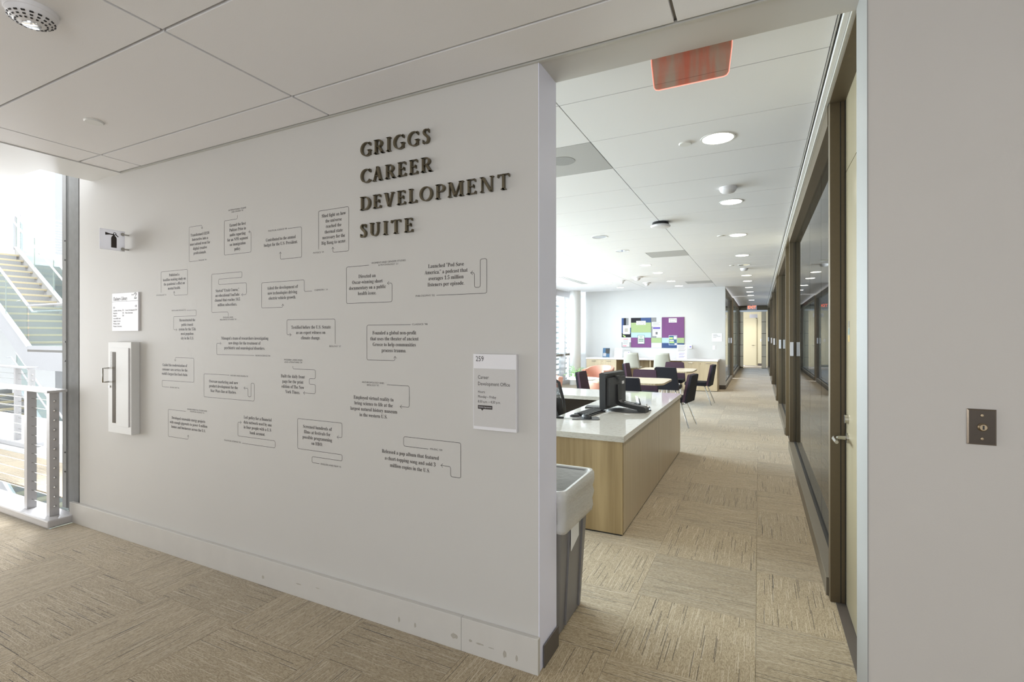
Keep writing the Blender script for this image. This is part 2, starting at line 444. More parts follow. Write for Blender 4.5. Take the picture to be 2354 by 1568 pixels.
fl = MB()
fl.box(-4.94, 3.3, -2.2, 2.23, -0.30, -0.012)
fl.box(-9.0, -4.94, -2.2, 1.87, -0.30, -0.012)
fl.box(-5.42, 3.3, 2.23, 27.2, -0.30, -0.012)
floor = struct('floor', fl, 'carpet', 'tan patterned carpet tile floor running through to the lounge', 'floor')
TS = 0.61
tile_me = MB().box(-TS / 2 + .0007, TS / 2 - .0007, -TS / 2 + .0007, TS / 2 - .0007, -0.012, 0.0).mesh('carpet_tile', M['carpet'])
f_px = 1144.74
def project(x, y, z):
    dx, dy, dz = x, y, z - 1.49
    a = math.radians(26.376); s_, c_ = math.sin(a), math.cos(a)
    d = -s_ * dx + c_ * dy; r_ = c_ * dx + s_ * dy
    if d < 0.2: return None
    return 1177 + f_px * r_ / d, 771 - f_px * dz / d, d
cells = []
for i in range(-15, 7):
    for j in range(-8, 41):
        cx = -0.015 + TS * i + TS / 2; cy = 2.886 + TS * j + TS / 2
        if cy > 2.6 and cx < -5.2: continue
        if cy < 2.3 and cx < -4.94 and cy > 1.7: continue
        if cy > 15.1 and (cx < -0.9 or cx > 0.9): continue
        p = project(cx, cy, 0)
        seen = p is not None and -140 < p[0] < 2100 and p[1] < 1800 and p[2] < 19
        if seen and cy > 2.25 and p[0] < 1215: seen = False       # behind the lettered wall
        if seen and cx > 0.75: seen = False
        cells.append((p[2] if p else 99, cx, cy, (i + j) % 2, seen))
cells.sort(key=lambda c: (not c[4], c[0]))
rest = [MB(), MB()]
for k, (d, cx, cy, odd, seen) in enumerate(cells):
    if seen and k < 300:
        link('carpet_tile', tile_me, floor, (cx, cy, 0), PI / 2 * odd)
    else:
        x, y = (cx, cy) if not odd else (cy, -cx)
        rest[odd].box(x - TS / 2 + .0007, x + TS / 2 - .0007, y - TS / 2 + .0007, y + TS / 2 - .0007, -0.012, 0)
for odd in (0, 1):
    o = part(floor, 'carpet_field', rest[odd], 'carpet', rotz=PI / 2 * odd); o['kind'] = 'stuff'

# ------------------------------------------------------------------ setting: walls
wl = MB(); wl.box(-4.85, -0.873, YW, 2.23, 0, 3.3); wl.box(-4.85, -4.6, YW, 2.23, 3.3, 6.0)
wall_left = struct('wall_left', wl, 'wall', 'off-white painted wall carrying metal letters and printed alumni notes', 'wall')
part(wall_left, 'end_trim', B(-0.873, -0.870, YW, 2.232, 0, 2.70), 'end_light_tint', 'white wall end with cool light painted in')
bl = struct('baseboard_left', B(-4.955, -1.262, YW - .024, YW, 0, .158, bev=.002), 'base_white', 'scuffed off-white baseboard along the lettered wall', 'baseboard')
part(bl, 'board', B(-1.2605, -0.866, YW - .024, YW, 0, .158, bev=.002), 'base_white')
def scuff(px, pz, sx, sz): part(bl, 'scuff', MB().prism([(px + sx * math.cos(t * PI / 5), pz + sz * math.sin(t * PI / 5) * (1 + .3 * math.sin(t * 3))) for t in range(10)], YW - .0246, YW - .0240, 'y'), M['scuff'])
M['scuff'] = mat('scuff_mark', (0.42, 0.39, 0.34), 0.6, var=0.3, scale=200)
for s_ in ((-1.63, .055, .006, .014), (-1.53, .052, .006, .012), (-1.16, .060, .022, .004), (-1.21, .062, .009, .006), (-1.10, .058, .016, .002), (-1.03, .050, .009, .016), (-.97, .048, .006, .014), (-2.35, .075, .022, .003), (-2.2, .085, .016, .002), (-2.65, .05, .01, .010), (-1.30, .06, .02, .012)): scuff(*s_)
struct('baseboard_end', B(-0.866, -0.860, 2.06, 2.238, 0, .10, bev=.002), 'rubber', 'dark brown rubber base on the wall end by the bin', 'baseboard')
trim1 = struct('trim_1', B(-0.873, 0.325, YW + .006, 2.23, 2.70, 3.3), 'wall', 'off-white soffit strip over the suite opening', 'trim')
part(trim1, 'reveal_strip', B(-4.23, 0.325, YW - .012, YW + .006, 2.695, 2.712), 'trim')
wall_right = struct('wall_right', B(0.328, 3.3, YW, 2.222, 0, 3.3), 'wall_beige', 'plain beige wall with a key switch plate', 'wall')
part(wall_right, 'end_trim', B(0.325, 0.328, YW - .001, 2.224, 0, 2.70), 'wall_end_dimmed', 'white wall end with cool light painted in')
struct('wall_back', B(-9.0, -1.6, -2.35, -2.2, 0, 3.0).box(2.8, 3.3, -2.35, -2.2, 0, 3.0).box(-1.6, 2.8, -2.35, -2.2, 0, .5).box(-1.6, 2.8, -2.35, -2.2, 2.5, 3.0), 'wall', 'off-white wall across the foyer behind the viewer', 'wall')  # opening added to let the foyer fill lamp in
struct('wall_side', B(3.3, 3.45, -2.35, 27.2, 0, 3.0), 'wall', 'off-white wall closing the offices', 'wall')
wall_far = struct('wall_far', B(-4.83, -0.83, 14.9, 15.05, 0, 2.86), 'lounge_wall', 'white lounge wall with the colourful pin board', 'wall')
struct('baseboard_far', B(-0.985, -0.826, 14.888, 14.9, 0, .11), 'rubber', 'short dark brown base between the cupboard and the corridor', 'baseboard')
struct('wall_corner', B(-5.6, -4.7, 15.5, 15.65, 0, 2.9), 'lounge_wall', 'white return wall behind the round column', 'wall')
struct('wall_office', B(-3.8, -3.65, 15.05, 25.0, 0, .8).box(-3.8, -3.65, 15.05, 25.0, 2.7, 3.0), 'lounge_wall', 'white back wall of the offices beside the corridor', 'wall')  # gap left for the added office fill lamp

# ------------------------------------------------------------------ setting: ceilings made of panels
ceil = struct('ceiling', B(-4.235, 3.3, -2.2, YW, CE + .022, CE + .12), 'grid', 'off-white panelled foyer ceiling with narrow grooves', 'ceiling')
ceil2 = struct('ceiling_lounge', MB().box(-5.5, 0.302, 2.23, 15.0, C2 + .022, C2 + .12).box(-3.7, 0.302, 15.0, 27.2, C2 + .022, C2 + .12).box(.302, 3.3, 2.222, 27.2, C2 + .03, C2 + .12), 'grid', 'white panelled ceiling over lounge and corridor', 'ceiling')
pc = {}
def panel(parent, x0, x1, y0, y1, z, gap=.005, m='panel', name='ceiling_panel'):
    k = (round(x1 - x0, 3), round(y1 - y0, 3), m, gap)
    if k not in pc:
        hx, hy = (x1 - x0) / 2 - gap, (y1 - y0) / 2 - gap
        pc[k] = MB().box(-hx, hx, -hy, hy, 0, .021, bev=.0015).mesh(name, M[m])
    return link(name, pc[k], parent, ((x0 + x1) / 2, (y0 + y1) / 2, z))
xs = [-4.235, -3.945, -2.116, -0.287, 1.542, 3.3]
ys = [-2.2, -1.895, -1.285, -0.675, -0.065, 0.545, 1.155, 1.765, YW - .014]
for a, b in zip(xs, xs[1:]):
    for c, d in zip(ys, ys[1:]): panel(ceil, a, b, c, d, CE, gap=.0065)
sof = MB(); sof.box(-9.0, -4.235, -2.2, 1.69, CE - .006, CE + .5); sof.box(-4.66, -4.235, 1.69, YW, CE - .006, CE + .5)
struct('ceiling_border', sof, 'white', 'smooth white plaster ceiling edge over the railing', 'ceiling')
xs2 = [-5.45, -4.71, -2.88, -1.05, 0.30]
ys2 = [2.235, 2.74] + [2.74 + .61 * k for k in range(1, 20)] + [14.9]
for ia, (a, b) in enumerate(zip(xs2, xs2[1:])):
    for c, d in zip(ys2, ys2[1:]):
        if ia == 2 and any(abs(c - q) < .02 for q in (3.35, 8.23, 13.11)):
            panel(ceil2, a, b - .61, c, d, C2, .003, 'panel_white'); panel(ceil2, b - .61, b, c, d, C2, .003, 'perf', 'perforated_panel')
        else: panel(ceil2, a, b, c, d, C2, .003, 'panel_white')
ys3 = [14.9 + .61 * k for k in range(1, 18)]
panel(ceil2, -0.83, 0.30, 14.9, ys3[0], C2, .003, 'panel_white')
for c, d in zip(ys3, ys3[1:]): panel(ceil2, -0.83, 0.30, c, d, C2, .003, 'panel_white')
part(ceil2, 'edge_trim', MB().box(.300, .306, 2.23, 25, C2 - .006, C2 + .02), 'trim')
part(ceil2, 'edge_trim', MB().box(.314, .338, 2.23, 25, C2 - .022, C2 + .03, bev=.003), 'white')
part(ceil2, 'edge_trim', MB().box(.338, .352, 2.23, 25, C2 - .040, C2 + .03), 'trim')

# ------------------------------------------------------------------ glazed partition with recessed doors (right of corridor)
PX = 0.352                                                     # face of the frames
def glazed(name, label, y0, y1, panes, plaque=True, xf=PX, s=1.0, xw=.085):
    """storefront bay between y0 and y1: sill, head, jambs, panes; s=+1 faces -X, -1 faces +X"""
    t = thing(name, label, 'window', (xf, y0, 0), kind='structure')
    L_ = y1 - y0
    def bx(x0, x1, *r): a, b = sorted((x0 * s, x1 * s)); return MB().box(a, b, *r, bev=.002)
    part(t, 'sill_frame', bx(-.008, xw, 0.07, L_ - .02, 0, .105), 'taupe')
    part(t, 'head_frame', bx(0, xw, 0.07, L_ - .02, 2.69, 2.80), 'bronze')
    for nm, ya, yb in (('jamb', 0, .07), ('jamb', L_ - .055, L_)):
        j = part(t, nm, bx(0.004, xw, ya, yb, 0, 2.80), 'bronze')
        part(j, 'gasket', bx(.052, .057, ya - .002, yb + .002, 0, 2.8), 'bronze_dark')
    ed = [.075] + list(panes) + [L_ - .06]
    for a, b in zip(ed, ed[1:]):
        part(t, 'pane', MB().box(min(.066 * s, .072 * s), max(.066 * s, .072 * s), a + .002, b - .002, .10, 2.70), 'glass_part')
    part(t, 'gasket', bx(.052, .080, .07, L_ - .05, .100, .112), 'bronze_dark')
    if plaque: part(t, 'room_plaque', bx(.012, .050, L_ - .066, L_ - .056, 1.22, 1.40), 'sign_white', 'white room plaque')
    return t
def recessed_door(name, label, y0, y1, wood='door_wood', lever=True, xf=PX):
    t = thing(name, label, 'door', (xf, y0, 0), kind='structure')
    L_ = y1 - y0
    part(t, 'head_frame', MB().box(.0, .16, 0, L_, 2.785, 2.835, bev=.002), 'bronze')
    part(t, 'leaf', MB().box(.078, .122, .02, L_ - .012, .008, 2.385), wood)
    part(t, 'upper_panel', MB().box(.078, .122, .02, L_ - .012, 2.390, 2.79), wood)
    part(t, 'gasket', MB().box(.074, .13, L_ - .012, L_ - .001, 0, 2.79), 'bronze_dark')
    part(t, 'threshold', MB().box(.03, .13, 0, L_, -.004, .004), 'rubber')
    if lever:
        yl = L_ - .075
        h = part(t, 'lever_handle', MB().tube([(.078, yl, .935), (.030, yl, .935), (.016, yl - .012, .935), (.010, yl - .035, .933), (.012, yl - .12, .930)], [.011, .011, .011, .011, .009], 10), 'steel', smooth=50)
        part(h, 'rose', MB().cyl((.078, yl, .935), (.070, yl, .935), .027, n=20), 'steel', smooth=40)
        k = part(t, 'deadbolt', MB().cyl((.078, yl, 1.037), (.062, yl, 1.037), .024, n=20), 'steel', smooth=40)
    return t
recessed_wood = recessed_door('door_1', 'maple door with lever handle beside the beige wall', 2.224, 3.285)
for zc, col in ((1.548, (.22, .20, .16)), (1.510, (.20, .27, .25)), (1.472, (.50, .36, .12))):
    q = mat('sticker', col, .4, var=.3, scale=90)
    st = part(recessed_wood, 'sticker', MB().box(.0770, .0782, .93, .975, zc - .017, zc + .017), q, 'small coloured sticker')
glazed('window_1', 'nearest tall glazed office partition with bronze frame', 3.285, 7.46, (1.10, 2.02, 3.0))
recessed_door('door_2', 'recessed office door past the nearest glazed partition', 7.46, 8.42, lever=False)
glazed('window_2', 'second glazed office partition along the corridor', 8.42, 11.50, (1.05, 2.1))
recessed_door('door_3', 'recessed office door past the second glazed partition', 11.50, 12.80, lever=False)
glazed('window_3', 'third glazed office partition along the corridor', 12.80, 15.90, (1.05, 2.1))
recessed_door('door_4', 'recessed office door past the third glazed partition', 15.90, 17.0, lever=False)
glazed('window_4', 'fourth glazed office partition along the corridor', 17.0, 19.2, (1.05,))
recessed_door('door_5', 'recessed office door past the fourth glazed partition', 19.2, 20.4, lever=False)
glazed('window_5', 'farthest glazed office partition before the exit', 20.4, 25.0, (1.05, 2.1, 3.2))
glazed('window_6', 'glazed office front beginning at the white lounge wall', 14.92, 18.9, (1.0, 2.0, 3.0), plaque=True, xf=-.83, s=-1.0)
glazed('window_7', 'farther glazed office front on the lounge side of the corridor', 19.1, 25.0, (1.2, 2.4, 3.6, 4.8), plaque=False, xf=-.80, s=-1.0)
for k, y in enumerate((7.95, 12.1, 16.4, 19.8)):
    struct('wall_divider', B(.53, 3.3, y - .05, y + .05, 0, 2.8), 'lounge_wall', ('white office divider behind the second door', 'white office divider behind the third door', 'white office divider behind the fourth door', 'white office divider behind the fifth door')[k], 'wall')

# ------------------------------------------------------------------ corridor end
we = MB(); we.box(-3.7, 3.3, 27.2, 27.35, 0, 3.0)
wall_end = struct('wall_end', we, 'cream', 'cream wall closing the corridor behind the exit sign', 'wall')
d6 = thing('door_6', 'pale cream flush door at the corridor end', 'door', (-.43, 27.17, 0), kind='structure')
part(d6, 'leaf', MB().box(-.33, .29, 0, .03, .01, 2.30), M['cream'])
for a, b, c, d in ((-.37, -.335, 0, 2.34), (.295, .33, 0, 2.34), (-.37, .33, 2.305, 2.34)): part(d6, 'frame', MB().box(a, b, -.012, .03, c, d), 'cream')
part(d6, 'lever_handle', MB().tube([(.22, 0, 1.0), (.22, -.05, 1.0), (.10, -.05, 1.0)], .011, 8), 'steel', smooth=50)
for sx, x0 in ((0, -.83), (1, .105)):
    t = struct(('wall_pilaster', 'wall_pilaster')[sx], B(x0, x0 + .185, 25.02, 25.3, 0, 2.6), 'bronze', ('wood-panelled pilaster at the corridor end beside the cream door', 'wood-panelled pilaster at the corridor end by the light switch')[sx], 'wall')
    for k in range(5):
        part(t, 'wood_panel', MB().box(x0 + .005, x0 + .180, 25.0, 25.02, .02 + .52 * k, .52 * (k + 1), bev=.002), 'ash_pale')
struct('trim_2', B(-.85, .36, 25.0, 25.15, 2.62, 2.86), 'bronze', 'bronze header over the corridor end', 'trim')
struct('trim_3', B(-.83, .34, 24.98, 25.0, 2.55, 2.625), 'white', 'white band under the bronze header at the corridor end', 'trim')

# ------------------------------------------------------------------ lounge window wall and louvres
WX = -5.4
def curtain(idx, y0, y1, label):
    t = thing('window_%d' % idx, label, 'window', (WX, y0, 0), kind='structure')
    L_ = y1 - y0
    part(t, 'mullion', MB().box(-.08, .10, 0, .07, 0, 2.83), 'rail_grey')
    part(t, 'mullion', MB().box(-.02, .03, .07, .085, 0, 2.83), 'bronze_dark')
    part(t, 'sill', MB().box(-.08, .10, .07, L_, 0, .12), 'rail_grey')
    part(t, 'head', MB().box(-.08, .10, .07, L_, 2.66, 2.84), 'rail_grey')
    part(t, 'transom', MB().box(-.05, .04, .07, L_, .86, .92), 'bronze')
    part(t, 'pane', MB().box(-.012, -.004, .085, L_, .12, .86), 'glass')
    part(t, 'pane', MB().box(-.012, -.004, .085, L_, .92, 2.66), 'glass')
    for k in range(17 if y0 > 11 else 0):
        z = .06 + .165 * k
        part(t, 'louvre', MB().box(-.40, -.24, -.02, L_ - .02, z, z + .06), 'sign_white')
    if y0 > 11: part(t, 'louvre_post', MB().box(-.38, -.30, L_ - .02, L_ + .0, 0, 2.83), 'bronze')
    return t
ye = [2.40, 4.30, 6.20, 8.10, 10.0, 11.9, 13.3, 14.28, 15.45]
nm = ['by the lettered wall', 'behind the reception desk', 'beside the desk return', 'beside the first table', 'by the side table', 'by the armchair', 'nearest the round column', 'behind the round column']
for k, (a, b) in enumerate(zip(ye, ye[1:])): curtain(8 + k, a, b, 'tall daylight window of the lounge ' + nm[k])
struct('wall_window', B(-5.5, -5.2, 2.23, 2.40, 0, 2.86), 'white', 'white wall return beside the first lounge window', 'wall')
struct('column', MB().cyl((-4.98, 14.35, 0), (-4.98, 14.35, 2.84), .165, n=40, caps=False), 'white', 'round white column at the lounge window', 'column', smooth=50)

# ------------------------------------------------------------------ atrium: steel guide, railings, stair
g = thing('column_guide', 'tall galvanised steel guide post standing at the end of the lettered wall', 'steel post', (-5.085, 2.06, 0), kind='structure')
part(g, 'face_plate', MB().box(-.135, -.072, .0, .012, .06, 6.0), 'guide_grey')
part(g, 'slot', MB().box(-.074, -.026, .022, .14, .06, 6.0), 'galv')
part(g, 'slot', MB().box(-.064, -.060, .004, .024, .06, 6.0), 'galv')
part(g, 'slot', MB().box(-.046, -.040, .002, .024, .06, 6.0), 'guide_grey')
part(g, 'wide_plate', MB().box(-.027, .134, .0, .14, .0, 6.0), 'galv')
part(g, 'gasket', MB().box(.134, .25, .02, .13, .0, 6.0), 'bronze')
for z in (.36, .52, 1.28, 1.44, 2.12, 2.28): part(g, 'bolt', MB().cyl((-.086, .0, z), (-.086, -.005, z), .006, n=8), 'black')

def railing(name, label, loc, L_, posts, curb=True, cables=12, zt=1.04, z0=.062, zc0=.134, dz=.0761, rot=0.0):
    """cable railing running toward -X from its end plate at loc"""
    t = thing(name, label, 'railing', loc, rot)
    if curb: part(t, 'curb', MB().box(-L_, .0, -.055, .135, .0, z0, bev=.012), 'rail_grey')
    part(t, 'top_rail', MB().box(-L_, -.075, -.03, .10, zt, zt + .02, bev=.004), 'rail_grey')
    for x in posts: part(t, 'post', MB().box(x - .05, x, .0, .063, z0, zt, bev=.002), 'rail_grey')
    for k in range(cables):
        z = zc0 + dz * k
        part(t, 'cable', MB().cyl((-L_, .0315, z), (posts[0] - .01, .0315, z), .003, n=6), 'steel')
        part(t, 'end_fitting', MB().lathe([(.011, 0), (.011, .004), (.005, .012), (0, .013)], 12, mtx=Matrix.Translation((posts[0], .0315, z)) @ Matrix.Rotation(PI / 2, 4, 'Y')), 'chrome', smooth=50)
    return t
railing('railing', 'pale grey cable railing with a plate post on a curb by the steel guide', (-4.905, 1.90, 0), 4.0, (-.115, -.50, -1.75, -3.0))
railing('railing', 'farther cable railing across the atrium gap below the stair landing', (-8.66, 3.09, 0), 5.0, (-.06, -.47, -1.9, -3.3), zt=1.05)
struct('floor_bridge', MB().box(-14.0, -8.62, 3.0, 4.3, -.28, -.002), 'white', 'white edged floor slab across the atrium', 'floor')
struct('floor_atrium', MB().box(-26, -5.6, -3, 16, -4.3, -4.0), 'lounge_wall', 'pale floor at the bottom of the atrium', 'floor')
struct('wall_atrium', MB().box(-23.2, -23.0, -4, 8.87, -4, 9.6), 'white', 'bright white wall rising behind the stair', 'wall')
struct('wall_atrium_far', MB().box(-27, -26.8, 4, 16, -4, 9.6), 'lounge_wall', 'pale wall far behind the upper landing', 'wall')
struct('wall_atrium_side', MB().box(-27, -7.2, 12.4, 12.6, -4, 9.6), 'white', 'white side wall of the atrium', 'wall')
struct('wall_atrium_near', MB().box(-27, -9.0, -2.4, -2.2, -4, 9.6), 'white', 'white wall of the atrium beside the foyer', 'wall')
struct('wall_foyer_edge', MB().box(-9.0, -4.6, 1.69, 1.72, CE, 6.5), 'white', 'white upper wall over the plaster ceiling edge', 'wall')
slab3 = struct('floor_upper', MB().box(-26.8, -19.4, 4.9, 12.4, 3.62, 4.0), 'white', 'white edged upper storey slab at the stair head', 'floor')
struct('wall_upper_box', MB().box(-23.0, -21.9, 4.0, 5.2, 5.6, 6.4), 'rail_grey', 'grey bulkhead box high on the white atrium wall', 'wall')
M['beige_tread'] = mat('tread_beige', (0.50, 0.43, 0.30), 0.6, var=0.1)
M['riser'] = mat('riser_grey', (0.30, 0.30, 0.31), 0.6, var=0.08)

def stair(name, label, loc, n=16, rise=.1765, run=.2765, width=1.26):
    """flight climbing toward -X with plate stringers, glass sides and white handrails"""
    t = thing(name, label, 'staircase', loc)
    tr = MB().box(-run - .03, 0, .0, width, -.05, 0.0, bev=.004).mesh('tread', M['beige_tread'])
    rs = MB().box(-run - .012, -run, .06, width - .06, 0, rise - .05).mesh('riser', M['riser'])
    for k in range(n):
        link('tread', tr, t, (-run * k, 0, rise * (k + 1) - rise))
        link('riser', rs, t, (-run * k, 0, rise * k))
    X1, Z1 = -run * n, rise * n
    for nm, y0 in (('near', -.06), ('far', width)):
        part(t, 'stringer', MB().prism([(.10, -.42), (.10, .06), (X1, Z1 + .06), (X1, Z1 - .36)], y0, y0 + .06, 'y'), 'rail_grey')
        part(t, 'stringer_cap', MB().prism([(.10, .06), (.10, .085), (X1, Z1 + .085), (X1, Z1 + .06)], y0 - .02, y0 + .08, 'y'), 'sign_white')
        yy = y0 + .03
        for a in range(4):
            xa, xb = X1 * a / 4 - .01, X1 * (a + 1) / 4 + .01
            part(t, 'glass_panel', MB().prism([(xa, -xa * rise / run + .06), (xa, -xa * rise / run + .98), (xb, -xb * rise / run + .98), (xb, -xb * rise / run + .06)], yy, yy + .012, 'y'), 'glass_rail')
            part(t, 'glass_joint', MB().box(xb - .012, xb - .002, yy - .002, yy + .014, -xb * rise / run + .06, -xb * rise / run + .98), 'trim')
        part(t, 'top_rail', MB().tube([(.05, yy, 1.0), (X1, yy, Z1 + 1.0)], .028, 8), 'sign_white', smooth=50)
        yh = yy + (.10 if nm == 'near' else -.10)
        part(t, 'handrail', MB().tube([(.25, yh, .86), (0, yh, .86), (X1, yh, Z1 + .86), (X1 - .3, yh, Z1 + .86)], .024, 8), 'sign_white', smooth=50)
        for a in range(4):
            x = X1 * (a + .5) / 4
            part(t, 'bracket', MB().tube([(x, yy, -x * rise / run + .76), (x, yh, -x * rise / run + .80), (x, yh, -x * rise / run + .85)], .010, 6), 'steel')
    part(t, 'landing', MB().box(.10, 2.6, -.06, width + .06, -.05, .0), 'beige_tread')
    part(t, 'landing_fascia', MB().box(.10, .16, -.06, width + .06, -.45, .085), 'rail_grey')
    part(t, 'landing_fascia', MB().box(.16, 2.6, -.06, .0, -.45, .085), 'rail_grey')
    part(t, 'glass_panel', MB().box(.12, 2.5, -.036, -.024, .0, .95), 'glass_rail')
    part(t, 'top_rail', MB().tube([(.05, -.03, 1.0), (2.5, -.03, 1.0)], .02, 8), 'rail_grey')
    part(t, 'handrail', MB().tube([(.25, .07, .86), (2.5, .07, .86)], .02, 8), 'rail_grey')
    return t
st = stair('staircase', 'open stair with beige treads and glass sides climbing from the landing to the upper storey', (-14.98, 5.30, 1.18))
again(st, (-14.98, 5.30, -2.82), 0, 'lower stair flight with beige treads seen beneath the landing through the cables')
ra = thing('railing', 'thin cable railing on the upper storey edge behind the stair head', 'railing', (-19.45, 6.65, 4.0))
part(ra, 'top_rail', MB().box(-.04, .02, 0, 5.7, 1.03, 1.06), 'rail_grey')
for k in range(5): part(ra, 'post', MB().box(-.03, .01, .05 + 1.35 * k, .10 + 1.35 * k, 0, 1.03), 'rail_grey')
for k in range(11): part(ra, 'cable', MB().cyl((-.01, .02, .1 + .083 * k), (-.01, 5.7, .1 + .083 * k), .005, n=5), 'steel')
part(ra, 'end_post', MB().box(-.06, .02, -.12, -.04, 0, 1.03), 'rail_grey')

# ------------------------------------------------------------------ raised metal letters, drawn as serif strokes (cap height 1)
TH, TN = .128, .050                                            # thick and thin stroke
def ell(cx, cy, rx, ry, a0, a1, n=28): return [(cx + rx * math.cos(math.radians(a0 + (a1 - a0) * k / n)), cy + ry * math.sin(math.radians(a0 + (a1 - a0) * k / n))) for k in range(n + 1)]
def nib(pts, lo=TN, hi=TH):
    w_ = []
    for i in range(len(pts)):
        a, b = pts[max(i - 1, 0)], pts[min(i + 1, len(pts) - 1)]
        d = math.hypot(b[0] - a[0], b[1] - a[1]) or 1
        w_.append(lo + (hi - lo) * (abs(b[1] - a[1]) / d) ** 1.5)
    return w_
def stem(x, w_=TH, y0=0.0, y1=1.0, foot=True, head=True, sl=.085, sr=.085):
    h = w_ / 2; out = [[(x - h, y0), (x + h, y0), (x + h, y1), (x - h, y1)]]
    for y, s_, on in ((y0, 1, foot), (y1, -1, head)):
        if on: out.append([(x - h - sl, y), (x + h + sr, y), (x + h + sr, y + .030 * s_), (x + h, y + .085 * s_), (x - h, y + .085 * s_), (x - h - sl, y + .030 * s_)])
    return out
def bar(x0, x1, y, t=TN): return [[(x0, y - t / 2), (x1, y - t / 2), (x1, y + t / 2), (x0, y + t / 2)]]
def beak(x, y, s_): return [[(x, y), (x + .035, y), (x + .045, y + .19 * s_), (x + .015, y + .19 * s_), (x - .05, y + .03 * s_)]]   # vertical serif on the end of an arm
def diag(x0, y0, x1, y1, w_): h = w_ / 2; return [[(x0 - h, y0), (x0 + h, y0), (x1 + h, y1), (x1 - h, y1)]]
def rib(pts, ws): return [('r', pts, ws)]
GL = {}
GL['I'] = (.34, stem(.17))
GL['L'] = (.62, stem(.17) + bar(.17, .58, .030) + beak(.55, 0.0, 1))
GL['E'] = (.66, stem(.17) + bar(.17, .57, .970) + bar(.17, .48, .52) + bar(.17, .60, .030) + beak(.53, 1.0, -1) + beak(.57, 0.0, 1) + [[(.445, .40), (.480, .40), (.480, .64), (.445, .64)]])
GL['T'] = (.76, stem(.38, head=False) + bar(.05, .71, .970) + beak(.68, 1.0, -1) + [[(.08, 1.0), (.045, 1.0), (.02, .81), (.05, .81), (.12, .97)]])
GL['D'] = (.84, stem(.17, sr=.0) + rib([(.17, .970)] + ell(.40, .50, .36, .47, 90, -90) + [(.17, .030)], None))
p_ = [(.17, .970)] + ell(.36, .735, .225, .235, 90, -90, 20) + [(.17, .50)]
GL['P'] = (.64, stem(.17) + rib(p_, None))
GL['R'] = (.76, stem(.17) + rib(p_, None) + diag(.39, .50, .66, .0, .165) + [[(.55, 0), (.78, 0), (.78, .03), (.66, .07), (.55, .03)]])
GL['O'] = (.90, rib(ell(.45, .50, .375, .480, 90, 450, 48), None))
GL['C'] = (.74, rib(ell(.45, .50, .375, .480, 40, 322, 40), None) + [[(.70, .98), (.735, .98), (.735, .74), (.705, .74), (.64, .86)]] + [[(.66, .13), (.73, .22), (.745, .19), (.70, .10)]])
GL['G'] = (.84, rib(ell(.45, .50, .375, .480, 42, 300, 40), None) + [[(.70, .98), (.735, .98), (.735, .74), (.705, .74), (.64, .86)]] + stem(.685, TH * .92, .06, .42, False, True, .10, .07) + rib([(.60, .068), (.70, .095)], [.07, .09]))
GL['S'] = (.52, rib([(.440, .80), (.415, .90), (.34, .962), (.25, .970), (.165, .93), (.120, .84), (.125, .73), (.18, .635), (.27, .545), (.36, .455), (.415, .36), (.425, .24), (.39, .12), (.31, .047), (.21, .030), (.12, .07), (.075, .19)],
                [.04, .05, .055, .06, .085, .115, .135, .155, .165, .165, .15, .13, .105, .075, .058, .05, .04]) + [[(.425, .985), (.455, .985), (.460, .73), (.430, .73), (.40, .86)], [(.055, .26), (.085, .26), (.115, .12), (.085, .005), (.055, .005)]])
GL['A'] = (.80, diag(.13, 0, .395, 1.0, .062) + diag(.63, 0, .40, 1.03, .165) + bar(.23, .56, .36) + [[(.02, 0), (.25, 0), (.25, .03), (.15, .07), (.02, .03)], [(.51, 0), (.78, 0), (.78, .03), (.63, .08), (.51, .03)]])
GL['V'] = (.80, diag(.40, 0, .17, 1.0, .165) + diag(.41, 0, .66, 1.0, .062) + [[(.02, 1), (.29, 1), (.29, .97), (.16, .92), (.02, .97)], [(.54, 1), (.78, 1), (.78, .97), (.66, .93), (.54, .97)]])
GL['U'] = (.82, stem(.17, y0=.33, foot=False) + stem(.66, .066, y0=.33, foot=False) + rib(ell(.4, .34, .24, .312, 180, 360, 24), [TH - (TH - .066) * (k / 24) + -.04 * math.sin(PI * k / 24) for k in range(25)]))
GL['N'] = (.88, stem(.15, .062, sr=.06) + stem(.74, .062, y0=.0, foot=False) + diag(.70, 0, .19, 1.0, .165) + [[(.02, 1), (.20, 1), (.20, .95), (.02, .97)]])
GL['M'] = (1.04, stem(.14, .062) + stem(.90, TH) + diag(.50, .02, .20, 1.0, .150) + diag(.50, .02, .86, 1.0, .062))
